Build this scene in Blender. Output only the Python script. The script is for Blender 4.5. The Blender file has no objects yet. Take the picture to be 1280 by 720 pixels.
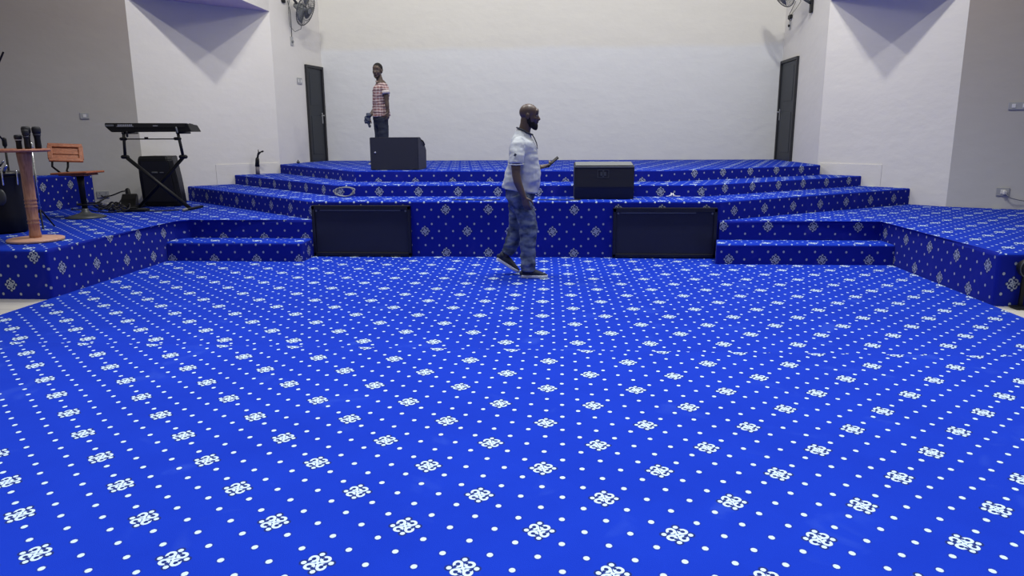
import bpy, bmesh, math, random
from mathutils import Vector, Matrix, noise
random.seed(7)
SC = bpy.context.scene
COL = SC.collection
V = Vector
PI = math.pi

# ------------------------------------------------------------------ materials
def newmat(name):
    m = bpy.data.materials.new(name); m.use_nodes = True
    nt = m.node_tree
    return m, nt, nt.nodes['Principled BSDF']

class E:
    """tiny expression wrapper over shader math nodes"""
    nt = None
    def __init__(s, sock): s.s = sock
    @staticmethod
    def op(o, *a, clamp=False):
        n = E.nt.nodes.new('ShaderNodeMath'); n.operation = o; n.use_clamp = clamp
        for i, x in enumerate(a):
            if isinstance(x, E): E.nt.links.new(x.s, n.inputs[i])
            else: n.inputs[i].default_value = x
        return E(n.outputs[0])
    def __add__(a, b): return E.op('ADD', a, b)
    def __radd__(a, b): return E.op('ADD', b, a)
    def __sub__(a, b): return E.op('SUBTRACT', a, b)
    def __rsub__(a, b): return E.op('SUBTRACT', b, a)
    def __mul__(a, b): return E.op('MULTIPLY', a, b)
    def __rmul__(a, b): return E.op('MULTIPLY', b, a)
    def __truediv__(a, b): return E.op('DIVIDE', a, b)
    def abs(a): return E.op('ABSOLUTE', a)
    def max(a, b): return E.op('MAXIMUM', a, b)
    def min(a, b): return E.op('MINIMUM', a, b)
def hyp(x, y): return E.op('SQRT', x * x + y * y)
def below(d, e):            # 1 where d < 0, soft over e
    return E.op('MULTIPLY_ADD', d, -1.0 / e, 0.5, clamp=True)
def wrap(x, p):             # to -p/2..p/2
    return (E.op('FRACT', x / p + 0.5) - 0.5) * p

def simple(name, color, rough=0.6, metal=0.0, spec=0.5, nz=0.0, nscale=20.0, bump=0.0, bscale=60.0, sheen=0.0):
    m, nt, b = newmat(name)
    b.inputs['Roughness'].default_value = rough
    b.inputs['Metallic'].default_value = metal
    b.inputs['Specular IOR Level'].default_value = spec
    b.inputs['Sheen Weight'].default_value = sheen
    tc = nt.nodes.new('ShaderNodeTexCoord')
    n = nt.nodes.new('ShaderNodeTexNoise'); n.inputs['Scale'].default_value = nscale
    nt.links.new(tc.outputs['Object'], n.inputs['Vector'])
    r = nt.nodes.new('ShaderNodeMix'); r.data_type = 'RGBA'
    c = V(color)
    r.inputs[6].default_value = (*[max(0, x * (1 - nz)) for x in c], 1)
    r.inputs[7].default_value = (*[min(1, x * (1 + nz)) for x in c], 1)
    nt.links.new(n.outputs['Fac'], r.inputs[0])
    nt.links.new(r.outputs[2], b.inputs['Base Color'])
    if bump:
        n2 = nt.nodes.new('ShaderNodeTexNoise'); n2.inputs['Scale'].default_value = bscale
        n2.inputs['Detail'].default_value = 4
        nt.links.new(tc.outputs['Object'], n2.inputs['Vector'])
        bp = nt.nodes.new('ShaderNodeBump'); bp.inputs['Strength'].default_value = bump
        bp.inputs['Distance'].default_value = 0.01
        nt.links.new(n2.outputs['Fac'], bp.inputs['Height'])
        nt.links.new(bp.outputs[0], b.inputs['Normal'])
    return m

PA, PB = 0.08778, 0.1779     # dot columns and rows of the carpet weave (m)
def carpet_material(name='patterned_blue_carpet', base_dark=(0.0030, 0.021, 0.33), base_light=(0.0070, 0.038, 0.46), motif_col=(0.50, 0.62, 0.79)):
    m, nt, b = newmat(name)
    E.nt = nt
    uv = nt.nodes.new('ShaderNodeUVMap'); uv.uv_map = 'UVMap'
    sp = nt.nodes.new('ShaderNodeSeparateXYZ'); nt.links.new(uv.outputs[0], sp.inputs[0])
    # slight weave wobble
    wn = nt.nodes.new('ShaderNodeTexNoise'); wn.inputs['Scale'].default_value = 1.3; wn.inputs['Detail'].default_value = 1
    nt.links.new(uv.outputs[0], wn.inputs['Vector'])
    wob = (E(wn.outputs['Fac']) - 0.5) * 0.02
    u = E(sp.outputs[0]) + wob; v = E(sp.outputs[1]) + wob
    def motif(ou, ov):
        x = wrap(u - ou, 6 * PA); y = wrap(v - ov, 3 * PB) * 0.93
        R = 0.0585
        ax, ay = x.abs(), y.abs()
        hi, lo = ax.max(ay), ax.min(ay)
        tip = hyp(hi - 0.85 * R, lo) - 0.165 * R
        # four-fold turning symmetry: swap the axes in every second quadrant
        g = E.op('GREATER_THAN', x * y, 0.0)
        px = ax * g + ay * (1.0 - g); py = ay * g + ax * (1.0 - g)
        qx, qy = px - 0.39 * R, py - 0.36 * R
        rr = hyp(qx * 0.92, qy)
        ring = (rr - 0.235 * R).abs() - 0.090 * R
        cut = 0.115 * R - hyp(px - 0.17 * R, py - 0.50 * R)     # where the scroll opens
        ring = ring.max(cut)
        # strand sweeping from the centre into each scroll
        l = px * 0.97 + py * 0.24; t = py * 0.97 - px * 0.24
        strand = (t.abs() - 0.075 * R).max((l - 0.24 * R).abs() - 0.22 * R)
        core = hyp(x, y) - 0.13 * R
        d = tip.min(ring).min(strand).min(core)
        near = below(hyp(x, y) - 1.15 * R, 0.002)
        halo = below((rr - 0.33 * R).min(hyp(x, y) - 0.5 * R).min(tip - 0.1 * R) - 0.03 * R, 0.004)
        return below(d, 0.0022), near, halo
    m1, n1, h1 = motif(0.0, 0.0)
    m2, n2, h2 = motif(3 * PA, 1.5 * PB)
    def dots(ou, ov):
        x = wrap(u - ou, 2 * PA); y = wrap(v - ov, PB)
        r = hyp(x, y * 0.88)
        return below(r - 0.0116, 0.003), below(r - 0.0165, 0.004)
    d1, g1 = dots(0, 0); d2, g2 = dots(PA, PB / 2)
    dd = d1.max(d2)
    med = m1.max(m2); near = n1.max(n2)
    fac = med.max(dd * (1.0 - near))
    halo = h1.max(h2).max(g1.max(g2) * (1.0 - near) * 0.55)
    # colours
    nz = nt.nodes.new('ShaderNodeTexNoise'); nz.inputs['Scale'].default_value = 1.6; nz.inputs['Detail'].default_value = 9; nz.inputs['Roughness'].default_value = 0.62
    nt.links.new(uv.outputs[0], nz.inputs['Vector'])
    mix = nt.nodes.new('ShaderNodeMix'); mix.data_type = 'RGBA'
    mix.inputs[6].default_value = (*base_dark, 1); mix.inputs[7].default_value = (*base_light, 1)
    nt.links.new(nz.outputs['Fac'], mix.inputs[0])
    mh = nt.nodes.new('ShaderNodeMix'); mh.data_type = 'RGBA'
    sn = nt.nodes.new('ShaderNodeTexNoise'); sn.inputs['Scale'].default_value = 3.1; sn.inputs['Detail'].default_value = 3; sn.inputs['Distortion'].default_value = 0.6
    nt.links.new(uv.outputs[0], sn.inputs['Vector'])
    smudge = E.op('MULTIPLY_ADD', E(sn.outputs['Fac']), 9.0, -5.6, clamp=True) * 0.22
    ms = nt.nodes.new('ShaderNodeMix'); ms.data_type = 'RGBA'
    nt.links.new(mix.outputs[2], ms.inputs[6]); ms.inputs[7].default_value = (base_light[0] * 6, base_light[1] * 2.6, base_light[2] * 1.05, 1)
    nt.links.new(smudge.s, ms.inputs[0])
    nt.links.new(ms.outputs[2], mh.inputs[6]); mh.inputs[7].default_value = (0.012, 0.022, 0.09, 1)
    nt.links.new((halo * 0.85).s, mh.inputs[0])
    mw = nt.nodes.new('ShaderNodeMix'); mw.data_type = 'RGBA'
    nt.links.new(mh.outputs[2], mw.inputs[6]); mw.inputs[7].default_value = (*motif_col, 1)
    nt.links.new(fac.s, mw.inputs[0])
    nt.links.new(mw.outputs[2], b.inputs['Base Color'])
    b.inputs['Roughness'].default_value = 0.95
    b.inputs['Specular IOR Level'].default_value = 0.08
    b.inputs['Sheen Weight'].default_value = 0.04
    b.inputs['Sheen Roughness'].default_value = 0.5
    b.inputs['Sheen Tint'].default_value = (0.35, 0.5, 1.0, 1)
    # pile bump
    pn = nt.nodes.new('ShaderNodeTexNoise'); pn.inputs['Scale'].default_value = 260; pn.inputs['Detail'].default_value = 2
    nt.links.new(uv.outputs[0], pn.inputs['Vector'])
    bp = nt.nodes.new('ShaderNodeBump'); bp.inputs['Strength'].default_value = 0.35; bp.inputs['Distance'].default_value = 0.004
    nt.links.new(pn.outputs['Fac'], bp.inputs['Height']); nt.links.new(bp.outputs[0], b.inputs['Normal'])
    return m

def wall_material(name, low, high, z0, z1, stain=0.10, rough_bump=0.25, vary=None):
    """painted plaster: colour drifts with height, soft stains, trowel marks"""
    m, nt, b = newmat(name)
    E.nt = nt
    g = nt.nodes.new('ShaderNodeNewGeometry')
    sp = nt.nodes.new('ShaderNodeSeparateXYZ'); nt.links.new(g.outputs['Position'], sp.inputs[0])
    n = nt.nodes.new('ShaderNodeTexNoise'); n.inputs['Scale'].default_value = 0.9; n.inputs['Detail'].default_value = 5
    nt.links.new(g.outputs['Position'], n.inputs['Vector'])
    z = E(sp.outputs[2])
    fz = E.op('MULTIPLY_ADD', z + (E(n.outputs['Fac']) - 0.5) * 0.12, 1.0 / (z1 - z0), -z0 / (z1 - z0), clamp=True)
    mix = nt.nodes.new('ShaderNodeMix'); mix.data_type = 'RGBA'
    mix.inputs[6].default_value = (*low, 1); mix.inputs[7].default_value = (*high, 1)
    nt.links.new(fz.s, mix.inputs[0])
    mp = nt.nodes.new('ShaderNodeMapping'); mp.inputs['Scale'].default_value = (0.7, 0.7, 1.8)
    nt.links.new(g.outputs['Position'], mp.inputs['Vector'])
    n2 = nt.nodes.new('ShaderNodeTexNoise'); n2.inputs['Scale'].default_value = 2.2; n2.inputs['Detail'].default_value = 8; n2.inputs['Roughness'].default_value = 0.62
    nt.links.new(mp.outputs[0], n2.inputs['Vector'])
    mul = nt.nodes.new('ShaderNodeMix'); mul.data_type = 'RGBA'; mul.blend_type = 'MULTIPLY'; mul.inputs[0].default_value = 1
    nt.links.new(mix.outputs[2], mul.inputs[6])
    k = 1.0 + (E(n2.outputs['Fac']) - 0.5) * stain * 2
    cb = nt.nodes.new('ShaderNodeCombineColor')
    for i in range(3): nt.links.new(k.s, cb.inputs[i])
    nt.links.new(cb.outputs[0], mul.inputs[7])
    nt.links.new(mul.outputs[2], b.inputs['Base Color'])
    b.inputs['Roughness'].default_value = 0.75
    b.inputs['Specular IOR Level'].default_value = 0.2
    mp2 = nt.nodes.new('ShaderNodeMapping'); mp2.inputs['Scale'].default_value = (1, 1, 1.5)
    nt.links.new(g.outputs['Position'], mp2.inputs['Vector'])
    n3 = nt.nodes.new('ShaderNodeTexNoise'); n3.inputs['Scale'].default_value = 4.5; n3.inputs['Detail'].default_value = 7
    nt.links.new(mp2.outputs[0], n3.inputs['Vector'])
    bp = nt.nodes.new('ShaderNodeBump'); bp.inputs['Strength'].default_value = rough_bump; bp.inputs['Distance'].default_value = 0.06
    nt.links.new(n3.outputs['Fac'], bp.inputs['Height']); nt.links.new(bp.outputs[0], b.inputs['Normal'])
    return m

def wood_material(name, c1, c2, scale=6, axis=2):
    m, nt, b = newmat(name)
    tc = nt.nodes.new('ShaderNodeTexCoord')
    mp = nt.nodes.new('ShaderNodeMapping'); s = [scale * 3] * 3; s[axis] = scale * 0.4; mp.inputs['Scale'].default_value = s
    nt.links.new(tc.outputs['Object'], mp.inputs['Vector'])
    n = nt.nodes.new('ShaderNodeTexNoise'); n.inputs['Scale'].default_value = 2.5; n.inputs['Detail'].default_value = 6; n.inputs['Distortion'].default_value = 1.2
    nt.links.new(mp.outputs[0], n.inputs['Vector'])
    r = nt.nodes.new('ShaderNodeValToRGB'); r.color_ramp.elements[0].position = 0.35; r.color_ramp.elements[1].position = 0.65
    r.color_ramp.elements[0].color = (*c1, 1); r.color_ramp.elements[1].color = (*c2, 1)
    nt.links.new(n.outputs['Fac'], r.inputs[0]); nt.links.new(r.outputs[0], b.inputs['Base Color'])
    b.inputs['Roughness'].default_value = 0.45
    return m

def tile_material():
    m, nt, b = newmat('cream_floor_tile')
    g = nt.nodes.new('ShaderNodeNewGeometry')
    br = nt.nodes.new('ShaderNodeTexBrick'); br.offset = 0
    br.inputs['Color1'].default_value = (0.62, 0.58, 0.52, 1); br.inputs['Color2'].default_value = (0.58, 0.55, 0.50, 1)
    br.inputs['Mortar'].default_value = (0.35, 0.33, 0.30, 1); br.inputs['Scale'].default_value = 1
    br.inputs['Mortar Size'].default_value = 0.004; br.inputs['Brick Width'].default_value = 0.6; br.inputs['Row Height'].default_value = 0.6
    nt.links.new(g.outputs['Position'], br.inputs['Vector']); nt.links.new(br.outputs['Color'], b.inputs['Base Color'])
    b.inputs['Roughness'].default_value = 0.25
    return m

def jeans_material():
    m, nt, b = newmat('faded_blue_denim')
    tc = nt.nodes.new('ShaderNodeTexCoord')
    mp = nt.nodes.new('ShaderNodeMapping'); mp.inputs['Scale'].default_value = (6, 6, 8)
    nt.links.new(tc.outputs['Object'], mp.inputs['Vector'])
    n = nt.nodes.new('ShaderNodeTexNoise'); n.inputs['Scale'].default_value = 1.4; n.inputs['Detail'].default_value = 6
    nt.links.new(mp.outputs[0], n.inputs['Vector'])
    r = nt.nodes.new('ShaderNodeValToRGB')
    r.color_ramp.elements[0].position = 0.36; r.color_ramp.elements[0].color = (0.014, 0.026, 0.065, 1)
    r.color_ramp.elements[1].position = 0.72; r.color_ramp.elements[1].color = (0.16, 0.20, 0.31, 1)
    nt.links.new(n.outputs['Fac'], r.inputs[0]); nt.links.new(r.outputs[0], b.inputs['Base Color'])
    b.inputs['Roughness'].default_value = 0.9
    return m

def plaid_material():
    m, nt, b = newmat('red_white_plaid_cloth')
    E.nt = nt
    tc = nt.nodes.new('ShaderNodeTexCoord')
    sp = nt.nodes.new('ShaderNodeSeparateXYZ'); nt.links.new(tc.outputs['Object'], sp.inputs[0])
    n = nt.nodes.new('ShaderNodeTexNoise'); n.inputs['Scale'].default_value = 9; nt.links.new(tc.outputs['Object'], n.inputs['Vector'])
    w = (E(n.outputs['Fac']) - 0.5) * 0.05
    x = E(sp.outputs[0]) + E(sp.outputs[1]) * 0.7 + w; z = E(sp.outputs[2]) + w
    s1 = below(wrap(z, 0.044).abs() - 0.009, 0.008)
    s2 = below(wrap(x, 0.05).abs() - 0.007, 0.008)
    s3 = below(wrap(z + 0.02, 0.088).abs() - 0.009, 0.008)
    mix = nt.nodes.new('ShaderNodeMix'); mix.data_type = 'RGBA'
    mix.inputs[6].default_value = (0.24, 0.115, 0.12, 1); mix.inputs[7].default_value = (0.55, 0.47, 0.48, 1)
    nt.links.new(E.op('ADD', s1 * 0.7, s2 * 0.45, clamp=True).s, mix.inputs[0])
    mix2 = nt.nodes.new('ShaderNodeMix'); mix2.data_type = 'RGBA'
    nt.links.new(mix.outputs[2], mix2.inputs[6]); mix2.inputs[7].default_value = (0.09, 0.06, 0.09, 1)
    nt.links.new((s3 * 0.7).s, mix2.inputs[0])
    nt.links.new(mix2.outputs[2], b.inputs['Base Color'])
    b.inputs['Roughness'].default_value = 0.9
    return m

M = {}
M['carpet'] = carpet_material()
M['carpet_riser_shaded'] = carpet_material('patterned_blue_carpet_shaded_on_risers', (0.0055, 0.012, 0.22), (0.0085, 0.018, 0.32), (0.38, 0.42, 0.50))  # darker, greyer copy: the shade on upright faces is put into the colour
M['tile'] = tile_material()
M['back'] = wall_material('white_rendered_plaster', (0.655, 0.67, 0.675), (0.66, 0.65, 0.60), 3.02, 3.12, 0.06, 0.16)
M['white'] = wall_material('white_painted_plaster', (0.74, 0.73, 0.70), (0.68, 0.66, 0.62), 0.4, 4.5, 0.05, 0.12)
M['grey'] = wall_material('grey_beige_plaster', (0.56, 0.56, 0.54), (0.34, 0.305, 0.28), 0.4, 3.2, 0.05, 0.08)  # side walls: darker and browner towards the top
M['plaster_trim'] = wall_material('bare_white_plinth_plaster', (0.66, 0.66, 0.64), (0.72, 0.71, 0.68), 0.4, 1.2, 0.05, 0.1)
M['soffit'] = simple('soffit_with_lilac_bounce', (0.60, 0.50, 0.62), 0.8, nz=0.03)  # lilac: light bounced off the blue carpet is put into this colour
M['skirt'] = simple('white_plinth_paint', (0.72, 0.73, 0.75), 0.6, nz=0.04)
M['door'] = simple('dark_grey_steel_door_paint', (0.016, 0.021, 0.029), 0.5, nz=0.25, nscale=3)
M['doorframe'] = simple('charcoal_door_frame_paint', (0.013, 0.014, 0.018), 0.5, nz=0.2)
M['steel'] = simple('brushed_steel', (0.45, 0.46, 0.48), 0.35, metal=0.9, nz=0.1)
M['chrome'] = simple('chromed_metal', (0.60, 0.62, 0.66), 0.2, metal=1.0)
M['black'] = simple('black_satin_plastic', (0.006, 0.0065, 0.009), 0.5, spec=.3, nz=0.2)
M['black_paint'] = simple('black_textured_cabinet_paint', (0.013, 0.015, 0.030), 0.6, nz=0.15, nscale=60, bump=0.2, bscale=300)
M['grille'] = simple('black_perforated_grille', (0.0065, 0.007, 0.013), 0.55, nz=0.4, nscale=250, bump=0.3, bscale=500)
M['grille_blue'] = simple('navy_black_grille_cloth', (0.010, 0.012, 0.030), 0.5, nz=0.35, nscale=3, bump=0.15, bscale=400)
M['gloss'] = simple('gloss_black_frame', (0.006, 0.006, 0.010), 0.35, nz=0.2)
M['darkgrey'] = simple('dark_grey_plastic', (0.045, 0.05, 0.058), 0.45, nz=0.1)
M['midgrey'] = simple('grey_plastic', (0.16, 0.17, 0.18), 0.45, nz=0.1)
M['palegrey'] = simple('pale_grey_print', (0.42, 0.43, 0.46), 0.5)
M['white_plastic'] = simple('white_plastic', (0.68, 0.68, 0.68), 0.35, nz=0.03)
M['offwhite'] = simple('grey_white_switch_plastic', (0.36, 0.37, 0.38), 0.35, nz=0.03)
M['wood_table'] = wood_material('turned_brown_wood', (0.27, 0.12, 0.075), (0.42, 0.21, 0.14))
M['wood_top'] = wood_material('red_brown_table_edge_wood', (0.27, 0.085, 0.050), (0.42, 0.17, 0.10), axis=0)
M['wood_base'] = wood_material('pale_brown_base_wood', (0.46, 0.25, 0.18), (0.60, 0.35, 0.26), axis=0)
M['wood_stool'] = wood_material('orange_varnished_wood', (0.22, 0.055, 0.018), (0.40, 0.12, 0.045), axis=0)
M['skin'] = simple('dark_brown_skin', (0.095, 0.062, 0.052), 0.42, nz=0.22, nscale=14)
M['skin2'] = simple('deep_brown_skin', (0.075, 0.050, 0.042), 0.5, nz=0.2, nscale=14)
M['hair'] = simple('black_short_hair', (0.006, 0.005, 0.006), 0.9, nz=0.3, nscale=80, bump=0.4, bscale=200)
M['shirt'] = simple('light_grey_marl_cotton', (0.49, 0.515, 0.555), 0.9, nz=0.13, nscale=25, bump=0.3, bscale=30)
M['collar'] = simple('charcoal_collar_ribbing', (0.05, 0.055, 0.07), 0.9)
M['jeans'] = jeans_material()
M['plaid'] = plaid_material()
M['cuff'] = simple('pale_turned_up_cuff', (0.55, 0.50, 0.51), 0.9, nz=0.1)
M['trouser'] = simple('dark_navy_trouser_cloth', (0.014, 0.020, 0.042), 0.85, nz=0.35, nscale=9)
M['shoe'] = simple('dark_navy_knit_shoe', (0.012, 0.016, 0.035), 0.8, nz=0.2)
M['sole'] = simple('white_rubber_sole', (0.55, 0.58, 0.66), 0.6, nz=0.05)
M['eye'] = simple('eye_white', (0.30, 0.28, 0.26), 0.3)
M['lip'] = simple('dark_lip_skin', (0.055, 0.028, 0.026), 0.45)
M['towel'] = simple('crumpled_blue_grey_cloth', (0.055, 0.07, 0.115), 0.95, nz=0.5, nscale=30)
M['taped'] = simple('grey_taped_cable_bundle', (0.16, 0.145, 0.17), 0.7, nz=0.3, nscale=40)
M['cable'] = simple('black_rubber_cable', (0.010, 0.010, 0.014), 0.6)
M['greycable'] = simple('grey_cable', (0.16, 0.17, 0.20), 0.5)

# ------------------------------------------------------------------ object helpers
def link(o, parent=None):
    COL.objects.link(o)
    if parent: o.parent = parent
    return o
def mk(name, bm, mat, parent=None, smooth=False, recalc=True):
    if recalc: bmesh.ops.recalc_face_normals(bm, faces=bm.faces)
    me = bpy.data.meshes.new(name); bm.to_mesh(me); bm.free()
    if smooth:
        for p in me.polygons: p.use_smooth = True
    mats = mat if isinstance(mat, (list, tuple)) else [mat]
    for x in mats: me.materials.append(M[x] if isinstance(x, str) else x)
    return link(bpy.data.objects.new(name, me), parent)
def tag(o, label, cat, group=None):
    o['label'] = label; o['category'] = cat
    if group: o['group'] = group
    return o
def empty(name, loc, rz=0.0, label=None, cat=None, group=None):
    o = bpy.data.objects.new(name, None); o.empty_display_size = 0.1
    COL.objects.link(o); o.location = loc; o.rotation_euler = (0, 0, rz)
    if label: tag(o, label, cat, group)
    return o
def struct(o): o['kind'] = 'structure'; return o
def sub(dst, src):
    """append bmesh src into dst"""
    me = bpy.data.meshes.new('tmp'); src.to_mesh(me); src.free(); dst.from_mesh(me); bpy.data.meshes.remove(me)
def box(bm, c, s, rot=None, bev=0.0, seg=2):
    b = bmesh.new(); bmesh.ops.create_cube(b, size=1)
    bmesh.ops.scale(b, vec=V(s), verts=b.verts)
    if bev: bmesh.ops.bevel(b, geom=b.edges[:], offset=bev, segments=seg, affect='EDGES', profile=0.5)
    if rot is not None: bmesh.ops.rotate(b, cent=(0, 0, 0), matrix=rot, verts=b.verts)
    bmesh.ops.translate(b, vec=V(c), verts=b.verts); sub(bm, b)
def frame(d, ref=None):
    d = V(d).normalized()
    r = V(ref) if ref is not None else (V((0, 0, 1)) if abs(d.z) < 0.9 else V((1, 0, 0)))
    x = (r - d * r.dot(d)).normalized(); return x, d.cross(x)
def tube(bm, pts, rad, seg=12, ref=None, cap=True, rnd=False, closed=False):
    """loft along pts; rad: number, list of numbers or of (a,b) with a along ref"""
    pts = [V(p) for p in pts]; n = len(pts)
    if not isinstance(rad, (list, tuple)): rad = [rad] * n
    rad = [(r, r) if not isinstance(r, (list, tuple)) else r for r in rad]
    ds = []
    for i in range(n):
        if closed: ds.append((pts[(i + 1) % n] - pts[i - 1]).normalized())
        else: ds.append((pts[min(i + 1, n - 1)] - pts[max(i - 1, 0)]).normalized())
    P, Rr, D = list(pts), list(rad), list(ds)
    if rnd and not closed:
        def ends(p, r, d, sgn):
            out = []
            for t in (0.45, 0.8, 0.97):
                k = math.sqrt(1 - t * t); out.append((p + d * sgn * t * min(r), (r[0] * k, r[1] * k)))
            return out
        a = ends(pts[0], rad[0], ds[0], -1)[::-1]; b = ends(pts[-1], rad[-1], ds[-1], 1)
        P = [x[0] for x in a] + P + [x[0] for x in b]; Rr = [x[1] for x in a] + Rr + [x[1] for x in b]
        D = [ds[0]] * 3 + D + [ds[-1]] * 3
    rings = []; x = None
    for p, r, d in zip(P, Rr, D):
        if ref is not None: x, y = frame(d, ref)
        elif x is None: x, y = frame(d)
        else:
            x = (x - d * x.dot(d)).normalized(); y = d.cross(x)
        rings.append([bm.verts.new(p + x * (r[0] * math.cos(2 * PI * k / seg)) + y * (r[1] * math.sin(2 * PI * k / seg))) for k in range(seg)])
    m = len(rings)
    for i in range(m if closed else m - 1):
        A, B = rings[i], rings[(i + 1) % m]
        for k in range(seg): bm.faces.new((A[k], A[(k + 1) % seg], B[(k + 1) % seg], B[k]))
    if cap and not closed: bm.faces.new(rings[0][::-1]); bm.faces.new(rings[-1])
def cyl(bm, a, b, r, seg=20): tube(bm, [a, b], r, seg)
def lathe(bm, prof, c=(0, 0, 0), seg=32):
    c = V(c); rings = []
    for r, z in prof:
        rings.append([bm.verts.new(c + V((max(r, 1e-4) * math.cos(2 * PI * k / seg), max(r, 1e-4) * math.sin(2 * PI * k / seg), z))) for k in range(seg)])
    for A, B in zip(rings, rings[1:]):
        for k in range(seg): bm.faces.new((A[k], A[(k + 1) % seg], B[(k + 1) % seg], B[k]))
    bm.faces.new(rings[0][::-1]); bm.faces.new(rings[-1])
def ell(bm, c, r, rot=None, sub_=3):
    b = bmesh.new(); bmesh.ops.create_icosphere(b, subdivisions=sub_, radius=1)
    bmesh.ops.scale(b, vec=V(r), verts=b.verts)
    if rot is not None: bmesh.ops.rotate(b, cent=(0, 0, 0), matrix=rot, verts=b.verts)
    bmesh.ops.translate(b, vec=V(c), verts=b.verts); sub(bm, b)
def prism(bm, poly, z0, z1):
    lo = [bm.verts.new((x, y, z0)) for x, y in poly]; hi = [bm.verts.new((x, y, z1)) for x, y in poly]
    n = len(poly)
    for i in range(n): bm.faces.new((lo[i], lo[(i + 1) % n], hi[(i + 1) % n], hi[i]))
    bm.faces.new(lo[::-1]); bm.faces.new(hi)
def extrude_profile(bm, prof, x0, x1):
    """profile in (y,z), extruded along x"""
    A = [bm.verts.new((x0, y, z)) for y, z in prof]; B = [bm.verts.new((x1, y, z)) for y, z in prof]
    n = len(prof)
    for i in range(n): bm.faces.new((A[i], A[(i + 1) % n], B[(i + 1) % n], B[i]))
    bm.faces.new(A[::-1]); bm.faces.new(B)
def remeshed(name, bm, voxel, mat, parent, smooth_it=3, wrinkle=None):
    me = bpy.data.meshes.new(name); bm.to_mesh(me); bm.free()
    o = bpy.data.objects.new(name, me); COL.objects.link(o)
    md = o.modifiers.new('r', 'REMESH'); md.mode = 'VOXEL'; md.voxel_size = voxel
    dg = bpy.context.evaluated_depsgraph_get(); dg.update()
    me2 = bpy.data.meshes.new_from_object(o.evaluated_get(dg))
    bpy.data.objects.remove(o); bpy.data.meshes.remove(me)
    b = bmesh.new(); b.from_mesh(me2); bpy.data.meshes.remove(me2)
    for _ in range(smooth_it): bmesh.ops.smooth_vert(b, verts=b.verts, factor=0.5, use_axis_x=True, use_axis_y=True, use_axis_z=True)
    if wrinkle:
        amp, fx, fz = wrinkle
        b.normal_update()
        for v in b.verts:
            p = V((v.co.x * fx, v.co.y * fx, v.co.z * fz))
            v.co += v.normal * amp * (noise.noise(p) + 0.6 * noise.noise(p * 2.1 + V((3, 1, 7))))
    return mk(name, b, mat, parent, smooth=True)

# carpet-covered block: prism with rolled edges and metric UVs
def carpet_uv(me, top, sides):
    """top=(x,y,ang) motif centre on the top; sides=[(nx,ny,(x,y,z),skew)]"""
    uvl = me.uv_layers.new(name='UVMap')
    for p in me.polygons:
        n = p.normal
        side = abs(n.z) <= 0.72
        if side:
            best = max(sides, key=lambda s: n.x * s[0] + n.y * s[1])
            t = V((-best[1], best[0], 0)).normalized()
        for li in p.loop_indices:
            co = me.vertices[me.loops[li].vertex_index].co
            if side:
                d = co - V(best[2]); uu = d.dot(t); uv = (uu, d.z + best[3] * uu)
            else:
                dx, dy = co.x - top[0], co.y - top[1]; c, s = math.cos(top[2]), math.sin(top[2])
                uv = (dx * c + dy * s, -dx * s + dy * c)
            uvl.data[li].uv = uv
def carpet_block(name, poly, z0, z1, top, sides, exposed, bev=0.022, topz=None):
    """exposed: indexes i of poly edges (i,i+1) whose top edge is rolled"""
    bm = bmesh.new(); n = len(poly)
    lo = [bm.verts.new((x, y, z0)) for x, y in poly]
    hi = [bm.verts.new((x, y, (topz[i] if topz else z1))) for i, (x, y) in enumerate(poly)]
    for i in range(n): bm.faces.new((lo[i], lo[(i + 1) % n], hi[(i + 1) % n], hi[i]))
    bm.faces.new(lo[::-1]); bm.faces.new(hi)
    es = []
    for i in exposed: es.append(bm.edges.get((hi[i], hi[(i + 1) % n])))
    for i in range(n):
        if i in exposed and (i - 1) % n in exposed: es.append(bm.edges.get((lo[i], hi[i])))
    bmesh.ops.bevel(bm, geom=es, offset=bev, segments=3, affect='EDGES', profile=0.5)
    bmesh.ops.recalc_face_normals(bm, faces=bm.faces)
    me = bpy.data.meshes.new(name); bm.to_mesh(me); bm.free()
    me.materials.append(M['carpet']); me.materials.append(M['carpet_riser_shaded'])
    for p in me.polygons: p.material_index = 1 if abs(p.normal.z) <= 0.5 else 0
    carpet_uv(me, top, sides)
    return link(bpy.data.objects.new(name, me))

# ------------------------------------------------------------------ plan of the hall
ZW, ZA, ZB, ZC = 0.46, 0.69, 0.84, 0.99
NL0, NL1 = (-6.47, 11.03), (-4.90, 12.60)      # left slanted wall
NR0, NR1 = (5.40, 10.63), (4.05, 11.98)        # right slanted wall
BL, BR = (-4.61, 14.30), (4.06, 14.30)         # back wall corners
DL, DR = (-11.0, 9.20), (11.0, 7.90)           # outer ends of the grey walls
ZSL, ZSR = 3.52, 3.44                           # soffit undersides
HT = 5.2
s2 = 1 / math.sqrt(2)

# floor
bm = bmesh.new(); prism(bm, [(-13, -3), (13, -3), (13, 15.5), (-13, 15.5)], -0.10, -0.012)
struct(mk('floor', bm, 'tile'))

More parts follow.
